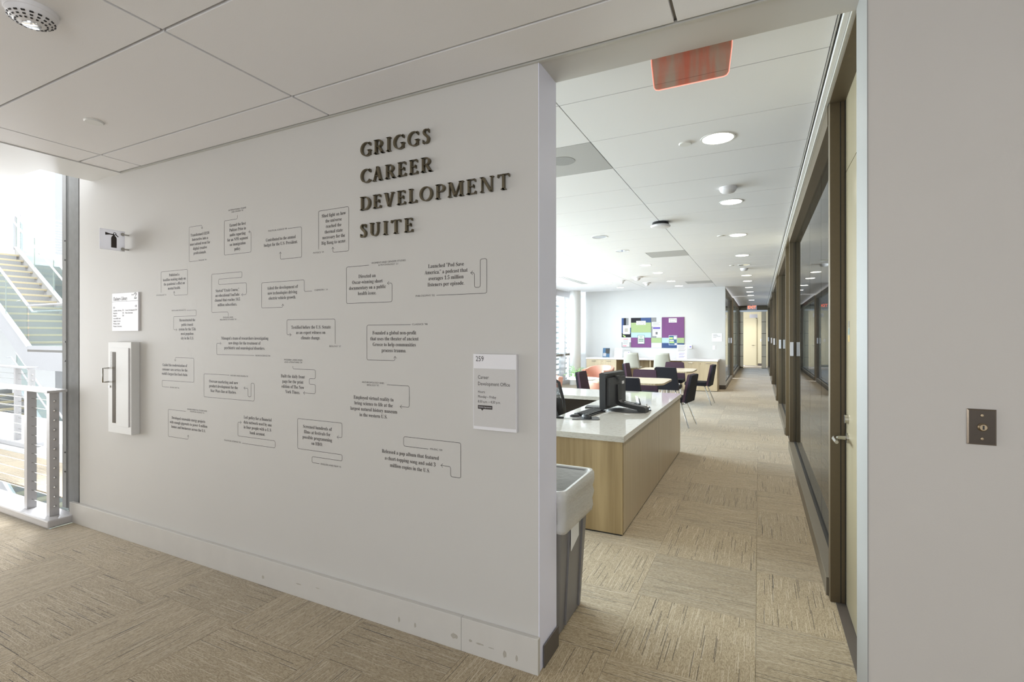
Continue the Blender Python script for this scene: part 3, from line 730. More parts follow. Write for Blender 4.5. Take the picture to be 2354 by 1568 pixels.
def letter_mesh(c, h, sx, depth):
    """solid letter of cap height h, facing -Y, its back at y=0 and its front at -depth"""
    mb = MB()
    for q in GL[c][1]:
        if q[0] == 'r':
            pts, ws = q[1], q[2] or nib(q[1]); n = len(pts)
            cl = abs(pts[0][0] - pts[-1][0]) + abs(pts[0][1] - pts[-1][1]) < 1e-6
            E_ = []
            for i in range(n):
                a, b = (pts[i - 1] if i else (pts[-2] if cl else pts[0])), (pts[i + 1] if i < n - 1 else (pts[1] if cl else pts[-1]))
                d = math.hypot(b[0] - a[0], b[1] - a[1]) or 1
                nx, ny = -(b[1] - a[1]) / d * ws[i] / 2, (b[0] - a[0]) / d * ws[i] / 2
                E_.append(((pts[i][0] + nx, pts[i][1] + ny), (pts[i][0] - nx, pts[i][1] - ny)))
            V = [[mb.bm.verts.new((p[0] * h * sx, yy, p[1] * h)) for p in e for yy in (-depth, 0)] for e in E_]
            for A, Bq in zip(V, V[1:]):
                for i0, i1 in ((0, 2), (2, 3), (3, 1), (1, 0)): mb.bm.faces.new((A[i0], A[i1], Bq[i1], Bq[i0]))
            if not cl: mb.bm.faces.new((V[0][0], V[0][1], V[0][3], V[0][2])); mb.bm.faces.new((V[-1][0], V[-1][2], V[-1][3], V[-1][1]))
        else:
            mb.prism([(x * h * sx, z * h) for x, z in q], -depth, 0, 'y')
    return mb
lt = thing('wall_lettering', 'raised bronze serif letters naming the career suite on the off-white wall', 'sign', (-1.9, YW, 2.0))
for word, x0, x1, zb, zt in (('GRIGGS', -1.893, -1.448, 2.438, 2.509), ('CAREER', -1.893, -1.436, 2.297, 2.368), ('DEVELOPMENT', -1.898, -1.008, 2.154, 2.224), ('SUITE', -1.898, -1.549, 2.010, 2.080)):
    h_ = zt - zb
    tot = sum(GL[c][0] for c in word) * h_
    sx = 1.22; gapw = (x1 - x0 - tot * sx) / (len(word) - 1)
    if gapw < .004: sx = (x1 - x0 - .004 * (len(word) - 1)) / tot; gapw = .004
    x = x0
    for c in word:
        o = part(lt, 'letter', letter_mesh(c, h_, sx, .016), 'letter', loc=(x + 1.9, -.001, zb - 2.0))
        x += GL[c][0] * h_ * sx + gapw

# ------------------------------------------------------------------ printed notes on the wall
QUOTES = [
 ('Transformed SXSW|Interactive into a|must-attend event for|digital creative|professionals.', -3.295, 2.157, 0.031, 0.214, "ENGLISH '94", -3.267, 1.985, 0.083, [(-3.315, 1.984), (-3.412, 1.984), (-3.412, 2.215), (-3.273, 2.215), (-3.273, 2.191)]),
 ('Earned the first|Pulitzer Prize in|audio reporting|for an NPR segment|on immigration|policy.', -2.915, 2.183, 0.03, 0.197, "INTERNATIONAL STUDIES|AND SPANISH '05", -2.917, 2.273, 0.169, [(-2.917, 2.242), (-2.917, 2.219), (-3.045, 2.219), (-3.045, 2.002), (-2.788, 2.002), (-2.788, 2.128), (-2.81, 2.128)]),
 ('Contributed to the annual|budget for the U.S. President.', -2.527, 2.061, 0.03, 0.288, "POLITICAL SCIENCE '08", -2.552, 2.115, 0.16, [(-2.464, 2.115), (-2.351, 2.115), (-2.351, 1.94), (-2.528, 1.94), (-2.528, 1.984)]),
 ('Shed light on how|the universe|reached the|thermal state|necessary for the|Big Bang to occur.', -2.102, 2.156, 0.03, 0.183, "PHYSICS '19", -2.217, 1.956, 0.082, [(-2.216, 1.974), (-2.216, 2.189), (-1.99, 2.189), (-1.99, 1.949), (-2.107, 1.949), (-2.107, 1.979)]),
 ("Published a|headline-making study on|the pandemic's effect on|mental health.", -3.581, 1.905, 0.03, 0.261, "PSYCHOLOGY '21", -3.731, 1.772, 0.117, [(-3.734, 1.791), (-3.734, 1.935), (-3.43, 1.935), (-3.43, 1.765), (-3.581, 1.765), (-3.581, 1.794)]),
 ('Started "Crash Course,"|an educational YouTube|channel that reaches 14.5|million subscribers.', -3.017, 1.776, 0.03, 0.248, "ENGLISH AND|RELIGIOUS STUDIES '00", -3.007, 1.598, 0.16, [(-3.007, 1.614), (-3.007, 1.64), (-3.173, 1.64), (-3.173, 1.887), (-2.873, 1.887), (-2.873, 1.852), (-3.102, 1.852), (-3.102, 1.817), (-2.832, 1.817), (-2.832, 1.744), (-2.877, 1.744)]),
 ('Aided the development of|new technologies driving|electric vehicle growth.', -2.512, 1.772, 0.03, 0.262, "CHEMISTRY '19", -2.198, 1.745, 0.103, [(-2.267, 1.742), (-2.329, 1.742), (-2.329, 1.809), (-2.692, 1.809), (-2.692, 1.657), (-2.507, 1.657), (-2.507, 1.676)]),
 ('Directed an|Oscar-winning short|documentary on a public|health issue.', -1.861, 1.804, 0.03, 0.254, "WOMEN'S AND GENDER STUDIES|& PSYCHOLOGY '21", -1.718, 1.864, 0.226, [(-1.847, 1.862), (-2.007, 1.862), (-2.007, 1.664), (-1.693, 1.664), (-1.693, 1.761), (-1.724, 1.761)]),
 ('Launched "Pod Save|America," a podcast that|averages 1.5 million|listeners per episode.', -1.363, 1.83, 0.03, 0.249, "PHILOSOPHY '02", -1.485, 1.687, 0.115, [(-1.417, 1.687), (-1.134, 1.687), (-1.134, 1.848), (-1.169, 1.848), (-1.169, 1.716), (-1.201, 1.716), (-1.201, 1.786), (-1.222, 1.786)]),
 ('Reconstructed the|public transit|system for the 15th|most-populous|city in the U.S.', -3.434, 1.593, 0.03, 0.186, "MATH AND PHYSICS '22", -3.529, 1.661, 0.159, [(-3.441, 1.66), (-3.336, 1.66), (-3.336, 1.621), (-3.588, 1.621), (-3.588, 1.531), (-3.549, 1.531)]),
 ('Testified before the U.S. Senate|as an expert witness on|climate change.', -2.28, 1.536, 0.03, 0.313, "BIOLOGY '07", -2.09, 1.43, 0.086, [(-2.091, 1.445), (-2.091, 1.582), (-2.473, 1.582), (-2.473, 1.495), (-2.437, 1.495)]),
 ('Managed a team of researchers investigating|new drugs for the treatment of|psychiatric and neurological disorders.', -2.854, 1.472, 0.03, 0.442, "NEUROSCIENCE '04", -2.683, 1.368, 0.132, [(-2.759, 1.369), (-3.122, 1.369), (-3.122, 1.441), (-3.077, 1.441)]),
 ('Founded a global non-profit|that uses the theater of ancient|Greece to help communities|process trauma.', -1.682, 1.502, 0.031, 0.314, "CLASSICS '98", -1.518, 1.545, 0.095, [(-1.574, 1.545), (-1.862, 1.545), (-1.862, 1.361), (-1.674, 1.361), (-1.674, 1.384)]),
 ("Guided the modernization of|customer care services for the|world's largest fast food chain.", -3.578, 1.286, 0.03, 0.297, "STUDIO ART '06", -3.578, 1.134, 0.106, [(-3.641, 1.136), (-3.723, 1.136), (-3.723, 1.18), (-3.361, 1.18), (-3.361, 1.341), (-3.569, 1.341), (-3.569, 1.316)]),
 ('Oversaw marketing and new|product development for the|Star Wars line at Hasbro.', -3.056, 1.193, 0.031, 0.287, "HISTORY AND DRAMA '01", -2.902, 1.238, 0.167, [(-2.996, 1.241), (-3.254, 1.241), (-3.254, 1.09), (-2.76, 1.09), (-2.76, 1.199), (-2.789, 1.199), (-2.789, 1.114), (-2.818, 1.114), (-2.818, 1.166), (-2.856, 1.166)]),
 ('Built the daily front|page for the print|edition of The New|York Times.', -2.425, 1.251, 0.03, 0.196, "MODERN LANGUAGES|AND LITERATURES '20", -2.42, 1.341, 0.15, [(-2.422, 1.313), (-2.422, 1.297), (-2.242, 1.297), (-2.242, 1.246), (-2.291, 1.246), (-2.291, 1.214), (-2.242, 1.214), (-2.242, 1.162), (-2.337, 1.162)]),
 ('Employed virtual reality to|bring science to life at the|largest natural history museum|in the western U.S.', -1.82, 1.157, 0.03, 0.319, "ANTHROPOLOGY AND|BIOLOGY '97", -1.822, 1.234, 0.151, [(-1.727, 1.235), (-1.583, 1.235), (-1.583, 1.127), (-1.642, 1.127)]),
 ('Developed renewable energy projects|with enough gigawatts to power 4 million|homes and businesses across the U.S.', -3.426, 0.926, 0.03, 0.414, "ENVIRONMENTAL STUDIES AND|POLITICAL SCIENCE '16", -3.327, 0.99, 0.211, [(-3.45, 0.982), (-3.651, 0.982), (-3.651, 0.796), (-3.424, 0.796), (-3.424, 0.825)]),
 ('Led policy for a financial|data network used by one|in four people with a U.S.|bank account.', -2.731, 0.984, 0.03, 0.255, "POLITICAL SCIENCE '02", -2.966, 0.825, 0.16, [(-2.875, 0.823), (-2.574, 0.823), (-2.574, 0.865), (-2.913, 0.865), (-2.913, 0.951), (-2.88, 0.951)]),
 ('Screened hundreds of|films at festivals for|possible programming|on HBO.', -2.229, 0.969, 0.031, 0.23, "ENGLISH AND FILM '15", -2.124, 0.77, 0.152, [(-2.21, 0.771), (-2.269, 0.771), (-2.269, 0.805), (-2.039, 0.805), (-2.039, 0.839), (-2.385, 0.839), (-2.385, 1.012), (-2.04, 1.012), (-2.04, 0.932), (-2.077, 0.932)]),
 ('Released a pop album that featured|a chart-topping song and sold 3|million copies in the U.S.', -1.582, 0.887, 0.034, 0.357, "MUSIC '09", -1.419, 0.929, 0.071, [(-1.467, 0.928), (-1.619, 0.928), (-1.619, 0.976), (-1.277, 0.976), (-1.277, 0.808), (-1.335, 0.808), (-1.335, 0.856), (-1.392, 0.856)]),
]

NOTE = ['must-attend festival', 'first prize for audio reporting', 'annual presidential budget', 'thermal state of the universe', 'headline-making study', 'educational video channel', 'electric vehicle growth',
        'Oscar-winning documentary', 'podcast with millions of listeners', 'rebuilt public transit', 'expert Senate witness', 'researchers of new drugs', 'theater of ancient Greece', 'modernized customer care',
        'toy marketing', 'daily front page', 'virtual reality museum', 'renewable energy projects', 'financial data policy', 'screened festival films', 'chart-topping pop album']
for (txt, cx, ct, pit, wd, cap, ccx, ccz, cw, pl), nt_ in zip(QUOTES, NOTE):
    t = thing('wall_note', 'printed alumni note with a looping arrow about ' + nt_, 'wall print', (cx, YW, ct), group='printed alumni notes on the wall')
    loc = (-cx, -.0006, -ct)
    q = wall_text(txt, cx, ct, wd, pit if pit > .032 else .0303, size=.0268, y=0)
    part(t, 'quote_text', q, 'ink', loc=loc)
    ccap = wall_text(cap, ccx, ccz + (.0068 if '|' in cap else 0), cw, .0136, face='sans', size=.0130)
    part(t, 'caption', ccap, 'ink', loc=loc)
    part(t, 'arrow_line', ribbon(MB(), pl, .0021, 0.0), 'ink', loc=loc)

# ------------------------------------------------------------------ wall signs
s259 = thing('room_sign', 'white and grey office sign numbered 259 with opening hours', 'sign', (-1.084, YW, 1.229))
part(s259, 'back_plate', MB().box(-.112, .112, -.020, .0, -.175, .175, bev=.0012), 'sign_white')
part(s259, 'insert', MB().box(-.109, .1085, -.0212, -.020, -.160, .108), 'sign_grey')
def sgn(t, body, x, z, width, size, m='ink', face='sans', pitch=.03, y=-.0216, align='LEFT', offset=0.0, name='print'):
    return part(t, name, wall_text(body, x, z, width, pitch, face=face, align=align, size=size, y=y, offset=offset), m)
sgn(s259, '259', -.098, .150, .042, .034, y=-.0206)
sgn(s259, 'Career|Development Office', -.086, .066, .166, .0235, pitch=.030)
sgn(s259, 'Hours:|Monday \u2013 Friday|8:30 a.m. \u2013 4:30 p.m.', -.086, -.001, .119, .0175, pitch=.0225, m='ink')
part(s259, 'speech_tag', MB().prism([(-.086, -.062), (-.086, -.079), (-.070, -.079), (-.063, -.087), (-.056, -.079), (-.010, -.079), (-.010, -.062)], -.0218, -.0213, 'y'), 'ink')
sgn(s259, 'Schedule Appointment', -.082, -.0705, .068, .0088, m='sign_white', y=-.0222)

lib = thing('directory_sign', 'white library directory sign listing rooms and arrows above the extinguisher cabinet', 'sign', (-4.169, YW, 1.665))
part(lib, 'plate', MB().box(-.174, .174, -.012, 0, -.140, .140, bev=.001), 'sign_white')
part(lib, 'rule', MB().box(-.174, .174, -.0124, -.012, .077, .079), 'ink_grey')
sgn(lib, 'Chalmers Library', -.158, .096, .19, .040, 'ink_grey', 'serif', y=-.0124)
sgn(lib, 'Level', .088, .122, .03, .016, 'ink_grey', 'serif', y=-.0124); sgn(lib, '2', .124, .108, .030, .062, 'ink_grey', 'serif', y=-.0124)
sgn(lib, 'Academic Advising|Registrar|Student|Accessibility and|Support Services|Writing Center|Women\'s Restroom', -.158, .011, .115, .0165, 'ink_grey', 'serif', pitch=.0195, y=-.0124)
sgn(lib, '251|236|228', -.035, .011, .022, .0165, 'ink_grey', 'serif', pitch=.0195, y=-.0124)
sgn(lib, 'Career Development 259|Men\'s Restroom', .005, .011, .152, .0165, 'ink_grey', 'serif', pitch=.0195, y=-.0124)
part(lib, 'arrow', ribbon(MB(), [(-.130, .034), (-.155, .034)], .004, -.0124), 'ink')
part(lib, 'arrow', ribbon(MB(), [(.130, .040), (.155, .040)], .004, -.0124), 'ink')

fs = thing('extinguisher_sign', 'translucent flag sign with a black extinguisher symbol on two pins', 'sign', (-4.143, YW, 2.175))
def frosted():
    m, nt, b = nodes('frosted_acrylic'); N, L = nt.nodes, nt.links
    b.inputs['Base Color'].default_value = (.82, .82, .85, 1); b.inputs['Roughness'].default_value = .35
    no = N.new('ShaderNodeTexNoise'); no.inputs['Scale'].default_value = 300
    bp = N.new('ShaderNodeBump'); bp.inputs['Strength'].default_value = .05; L.new(no.outputs['Fac'], bp.inputs['Height']); L.new(bp.outputs[0], b.inputs['Normal'])
    tr = N.new('ShaderNodeBsdfTranslucent'); tr.inputs[0].default_value = (.9, .9, .93, 1)
    mx = N.new('ShaderNodeMixShader'); mx.inputs[0].default_value = .55
    L.new(b.outputs[0], mx.inputs[1]); L.new(tr.outputs[0], mx.inputs[2]); L.new(mx.outputs[0], N['Material Output'].inputs[0])
    return m
M['acrylic'] = frosted()
part(fs, 'plate', MB().box(-.004, .004, -.180, -.026, -.073, .073, bev=.001), 'acrylic')
for z in (.050, -.056):
    part(fs, 'standoff', MB().cyl((0, 0, z), (0, -.045, z), .006, n=10).cyl((.006, -.04, z), (-.006, -.04, z), .012, n=12), 'steel', smooth=40)
ex = MB()
def yz(pts): ex.prism([(y, z) for y, z in pts], .0042, .0050, 'x')
yz([(-.112 + .0, -.054), (-.078, -.054)] + [(-.078 - .0, .012)] + [(-.095 + .017 * math.cos(a * PI / 6), .012 + .020 * math.sin(a * PI / 6)) for a in range(1, 6)] + [(-.112, .012)])
yz([(-.100, .030), (-.090, .030), (-.090, .040), (-.100, .040)])
yz([(-.095, .034), (-.120, .036), (-.148, .030), (-.148, .050), (-.120, .044), (-.095, .042)])
yz([(-.088, .040), (-.070, .024), (-.066, .028), (-.084, .046)])
ex.lathe([(.006, 0), (.010, 0), (.010, .0008), (.006, .0008), (.006, 0)], 14, mtx=Matrix.Translation((.0042, -.090, .046)) @ Matrix.Rotation(PI / 2, 4, 'Y'))
part(fs, 'symbol', ex, 'ink')

fc = thing('extinguisher_cabinet', 'white fire extinguisher cabinet with a narrow dark window and pull handle', 'cabinet', (-4.147, YW, 1.110))
part(fc, 'body', MB().box(-.155, .150, -.056, 0, -.328, .334, bev=.003), 'white')
part(fc, 'door', MB().box(-.122, .122, -.060, -.056, -.275, .292, bev=.001), 'white')
part(fc, 'window', MB().box(-.088, -.044, -.0616, -.060, -.255, .262), mat('cabinet_window', (.09, .065, .035), .5, var=.3, scale=9, spec=.15))
h = part(fc, 'handle', MB().tube([(-.135, -.060, .143), (-.135, -.100, .143), (-.135, -.100, .042), (-.135, -.060, .042)], .0065, 8), 'steel', smooth=50)
part(fc, 'lock', MB().cyl((-.122, -.060, .008), (-.122, -.066, .008), .008, n=12), 'steel')
part(fc, 'hinge', MB().cyl((.126, -.058, -.27), (.126, -.058, .29), .005, n=8), 'rail_grey')
part(fc, 'print', wall_text('FIRE EXTINGUISHER', 0, 0, .115, face='sans', align='LEFT', size=.016, y=0), 'ink_grey').matrix_local = Matrix.Translation((-.104, -.0606, .15)) @ Matrix.Rotation(-PI / 2, 4, 'Y')

sw = thing('switch_plate', 'dark bronze wall plate with a round key switch and two screws', 'switch', (.6155, YW, 1.206))
part(sw, 'plate', MB().prism([(-.035, -.055), (.035, -.055), (.035, .055), (-.035, .055)], -.002, 0, 'y').add(MB().prism([(-.031, -.051), (.031, -.051), (.031, .051), (-.031, .051)], -.0065, -.002, 'y').mesh('tmp', None)), 'bronze_plate' if 'bronze_plate' in M else mat('plate_bronze', (.060, .047, .036), .38, .7, var=.1, scale=90))
pb = MB()
for a, b in (((-.035, -.055, .035, -.055), (-.031, -.051, .031, -.051)), ((.035, -.055, .035, .055), (.031, -.051, .031, .051)), ((.035, .055, -.035, .055), (.031, .051, -.031, .051)), ((-.035, .055, -.035, -.055), (-.031, .051, -.031, -.051))):
    v = [pb.bm.verts.new(p) for p in ((a[0], -.002, a[1]), (a[2], -.002, a[3]), (b[2], -.0065, b[3]), (b[0], -.0065, b[1]))]; pb.bm.faces.new(v)
part(sw, 'bevel_edge', pb, mat('bevel_bronze', (.20, .165, .13), .25, .85))
M['dark_brass'] = mat('aged_brass', (.26, .20, .13), .32, .9)
ky = part(sw, 'key_switch', MB().lathe([(.0125, 0), (.0125, .003), (.009, .006), (.009, .009), (0, .009)], 20, mtx=Matrix.Translation((.001, -.0065, 0)) @ Matrix.Rotation(PI / 2, 4, 'X')), 'dark_brass', smooth=40)
part(ky, 'key_slot', MB().box(-.001, .003, -.0165, -.0155, -.006, .006), 'black')
for z in (.036, -.036): part(sw, 'screw', MB().lathe([(.0048, 0), (.004, .0018), (0, .0022)], 12, mtx=Matrix.Translation((0, -.0065, z)) @ Matrix.Rotation(PI / 2, 4, 'X')), 'dark_brass', smooth=40)

# ------------------------------------------------------------------ waste bin with liner
bn = thing('waste_bin', 'grey plastic waste bin with a white liner bag behind the wall end', 'bin', (-1.08, 2.485, 0))
def ringpts(hx, hy, z, r=.03, n=4):
    out = []
    for sx, sy, a0 in ((1, 1, 0), (-1, 1, PI / 2), (-1, -1, PI), (1, -1, 1.5 * PI)):
        for k in range(n + 1):
            a = a0 + k / n * PI / 2
            out.append((sx * (hx - r) + r * math.cos(a), sy * (hy - r) + r * math.sin(a), z))
    return out
def loft(mb, rings, cap0=False, cap1=False):
    V = [[mb.bm.verts.new(p) for p in r] for r in rings]; n = len(rings[0])
    for A, Bq in zip(V, V[1:]):
        for j in range(n): mb.bm.faces.new((A[j], A[(j + 1) % n], Bq[(j + 1) % n], Bq[j]))
    if cap0: mb.bm.faces.new(V[0][::-1])
    if cap1: mb.bm.faces.new(V[-1])
    return mb
part(bn, 'body', loft(MB(), [ringpts(.175, .175, .0, .03), ringpts(.19, .187, .004, .03), ringpts(.226, .232, .70, .03), ringpts(.240, .240, .702, .035), ringpts(.240, .240, .728, .035), ringpts(.228, .228, .73, .03), ringpts(.18, .178, .02, .03)], True, True), 'bin', smooth=35)
for y0, y1 in ((-.10, -.085), (.105, .12)):
    part(bn, 'rib', MB().prism([(.196 - .004, .02), (.196 + .006, .02), (.232, .64), (.222, .64)], y0, y1, 'y'), 'bin')
def liner_mat():
    m, nt, b = nodes('liner_plastic')
    b.inputs['Base Color'].default_value = (0.66, 0.65, 0.63, 1); b.inputs['Roughness'].default_value = 0.28
    N, L = nt.nodes, nt.links
    tc = N.new('ShaderNodeTexCoord'); no = N.new('ShaderNodeTexNoise'); no.inputs['Scale'].default_value = 22; no.inputs['Detail'].default_value = 4
    mp = N.new('ShaderNodeMapping'); mp.inputs['Scale'].default_value = (1, 1, 3.0); mp.inputs['Rotation'].default_value = (.5, .3, 0)
    L.new(tc.outputs['Object'], mp.inputs[0]); L.new(mp.outputs[0], no.inputs['Vector'])
    bp = N.new('ShaderNodeBump'); bp.inputs['Strength'].default_value = .3; bp.inputs['Distance'].default_value = .012
    L.new(no.outputs['Fac'], bp.inputs['Height']); L.new(bp.outputs[0], b.inputs['Normal'])
    tr = N.new('ShaderNodeBsdfTransparent'); mx = N.new('ShaderNodeMixShader'); mx.inputs[0].default_value = .16
    L.new(b.outputs[0], mx.inputs[1]); L.new(tr.outputs[0], mx.inputs[2]); L.new(mx.outputs[0], N['Material Output'].inputs[0])
    return m
lin = []
rl = random.Random(3)
def lring(h, z, amp, dip=0.0):
    R_ = []
    for k, p in enumerate(ringpts(h, h, 0, .04, 8)):
        a = math.atan2(p[1], p[0])
        q = 1 + amp * (math.sin(9 * a + z * 30) * .5 + math.sin(17 * a - z * 50) * .5)
        R_.append((p[0] * q, p[1] * q, z - dip * (.5 + .5 * math.sin(2 * a + 1.2)) - amp * .3 * math.sin(7 * a)))
    return R_
lin = [lring(.170, .25, .03), lring(.205, .50, .02), lring(.226, .715, .004), lring(.232, .737, .002), lring(.245, .738, .002), lring(.252, .722, .006), lring(.252, .69, .016, .01), lring(.246, .66, .022, .02), lring(.251, .63, .026, .03), lring(.243, .60, .030, .04), lring(.249, .575, .026, .05), lring(.246, .555, .02, .055), lring(.238, .548, .02, .055)]
part(bn, 'liner_bag', loft(MB(), lin), liner_mat(), 'translucent white liner bag', smooth=60)
part(bn, 'paper_label', MB().prism([(-.10, .40), (.02, .44), (.02, .585), (-.10, .565)], .2285, .2300, 'x'), 'paper')

# ------------------------------------------------------------------ reception desk
dk = thing('reception_desk', 'L-shaped ash veneer reception desk with a pale stone top', 'desk', (-1.28, 5.16, 0))
X0, X1, Y0, Y1 = -.375, .375, -1.495, 1.515
part(dk, 'end_panel', MB().box(X0, X1 - .001, Y0, Y0 + .03, .012, .698), 'ash')
n_pl = 7
for k in range(n_pl):
    ya = Y0 + .03 + (Y1 - Y0 - .03) * k / n_pl; yb = Y0 + .03 + (Y1 - Y0 - .03) * (k + 1) / n_pl
    part(dk, 'side_panel', MB().box(X1 - .03, X1, ya + .0006, yb - .0006, .012, .698), 'ash_pale')
part(dk, 'plinth', MB().box(X0 + .02, X1 - .012, Y0 + .012, Y1 - .012, 0, .012), 'black')
part(dk, 'inner_panel', MB().box(X0 + .30, X0 + .32, Y0 + .03, Y1, .02, .698), 'ash')
part(dk, 'worktop', MB().box(X0 - .01, X1 + .012, Y0 - .012, Y1 + .012, .698, .743, bev=.002), 'stone')
part(dk, 'worktop', MB().box(-1.75, X0 - .012, .735, Y1 + .012, .698, .743, bev=.002), 'stone')
part(dk, 'modesty_panel', MB().box(-1.72, X0, Y1 - .06, Y1 - .04, .03, .698), mat('dark_brown_panel', (.06, .048, .042), .6))
part(dk, 'leg_panel', MB().box(-1.72, -1.69, .76, Y1, 0, .698), 'ash')

# ------------------------------------------------------------------ things on the desk
ZT = .743
mo = thing('monitor', 'black desktop monitor seen from behind on its easel stand', 'monitor', (-1.30, 4.93, ZT), rotz=math.radians(-8))
part(mo, 'screen_housing', MB().prism([(-.055, .035), (-.030, .020), (.006, .035), (.006, .375), (-.035, .385), (-.060, .375)], -.23, .25, 'y'), 'black')
part(mo, 'rear_cover', MB().prism([(-.20, .07), (.20, .07), (.20, .33), (-.20, .33)], .006, .040, 'x'), 'grey_plastic')
part(mo, 'screen', MB().box(-.0625, -.0605, -.215, .235, .05, .365), mat('dark_screen', (.01, .01, .012), .12))
part(mo, 'camera_bump', MB().box(.02, .055, -.035, .035, .31, .345, bev=.004), 'grey_plastic')
part(mo, 'rating_label', MB().box(.0402, .0408, .10, .16, .255, .285), 'sign_white')
sd = part(mo, 'stand_arm', MB().prism([(.03, .26), (.056, .26), (.062, .105), (.085, .085), (.26, .062), (.315, .058), (.335, .045), (.335, .0), (.265, .0), (.25, .025), (.06, .052), (.038, .075), (.03, .10)], -.045, .045, 'y'), 'black')
part(sd, 'stand_plate', MB().prism([(-.11 + .20 * math.cos(a * PI / 10) + .24, .13 * math.sin(a * PI / 10)) for a in range(20)], 0, .009, 'z'), 'grey_plastic')
part(mo, 'cable', MB().tube([(.04, .0, .10), (.10, .05, .09), (.20, .07, .07), (.30, .04, .03)], .004, 6), 'black')

kb = thing('keyboard', 'black desktop keyboard lying below the monitor', 'keyboard', (-1.445, 4.60, ZT), rotz=math.radians(84))
part(kb, 'base', MB().prism([(-.075, 0), (.075, 0), (.075, .022), (-.075, .012)], -.20, .20, 'x').box(-.2, .2, -.075, .075, 0, .003), 'black')
key = MB().box(-.0082, .0082, -.0082, .0082, 0, .007, bev=.0012).mesh('key', M['grey_plastic'])
for r_ in range(5):
    for c_ in range(20): link('key', key, kb, (-.182 + .0192 * c_, -.052 + .0235 * r_, .0155 + .0016 * r_))
pd = single('mouse_pad', MB().prism([(-.12, -.08), (.10, -.08), (.12, -.06), (.12, .07), (.10, .09), (-.12, .09)], 0, .004, 'z'), 'grey_plastic', 'thin dark mouse pad under the mouse', 'mouse pad', (-1.395, 4.30, ZT), math.radians(20))
ms = thing('computer_mouse', 'black glossy mouse on the dark pad', 'mouse', (-1.385, 4.30, ZT + .004), math.radians(70))
part(ms, 'shell', MB().lathe([(0, .038), (.014, .036), (.026, .027), (.031, .012), (.030, 0), (0, 0)], 16, mtx=Matrix.Diagonal((1, 1.7, 1, 1))), 'black', smooth=60)
part(ms, 'wheel', MB().cyl((-.004, .026, .034), (.004, .026, .034), .009, n=12), 'grey_plastic')
single('wrist_rest', MB().lathe([(0, .020), (.03, .019), (.042, .010), (.040, 0), (0, 0)], 16, mtx=Matrix.Diagonal((1.1, .8, 1, 1))), 'black', 'small black wrist pad at the left of the mouse', 'wrist rest', (-1.52, 4.36, ZT), .4, smooth=60)
sci = thing('letter_opener', 'black handled steel tool lying at the desk edge', 'tool', (-1.57, 4.21, ZT), math.radians(12))
part(sci, 'handle', MB().tube([(-.10, 0, .009), (-.05, .003, .010), (0, 0, .009)], [.007, .010, .008], 8), 'black', smooth=50)
part(sci, 'blade', MB().prism([(0, -.008), (.12, -.014), (.15, 0), (.12, .010), (0, .008)], .004, .009, 'z'), 'steel')
tb = thing('tablet', 'flat black tablet lying behind the monitor screen', 'tablet', (-1.50, 5.02, ZT), math.radians(10))
part(tb, 'case', MB().box(-.12, .12, -.08, .08, 0, .010, bev=.003), 'black'); part(tb, 'screen', MB().box(-.105, .105, -.068, .068, .0102, .0106), mat('tablet_glass', (.015, .015, .018), .1))
bl_ = thing('service_bell', 'chrome desk bell on a black base', 'bell', (-1.0, 5.03, ZT))
part(bl_, 'base', MB().lathe([(0, 0), (.045, 0), (.045, .006), (.038, .010), (0, .010)], 24), 'black', smooth=40)
part(bl_, 'dome', MB().lathe([(.040, .012), (.038, .028), (.028, .042), (.012, .049), (0, .050)], 24), 'chrome', smooth=60)
part(bl_, 'button', MB().cyl((0, 0, .05), (0, 0, .066), .004, n=8), 'chrome')
ch = thing('card_holder', 'small clear card stand on the desk behind the monitor', 'card holder', (-1.19, 5.45, ZT), .5)
part(ch, 'holder', MB().prism([(-.03, 0), (.03, 0), (.01, .07), (.004, .07), (.018, .012), (-.03, .006)], -.06, .06, 'y'), 'black'); part(ch, 'card', MB().prism([(.012, .014), (.016, .014), (.002, .085), (-.002, .085)], -.05, .05, 'y'), 'paper')

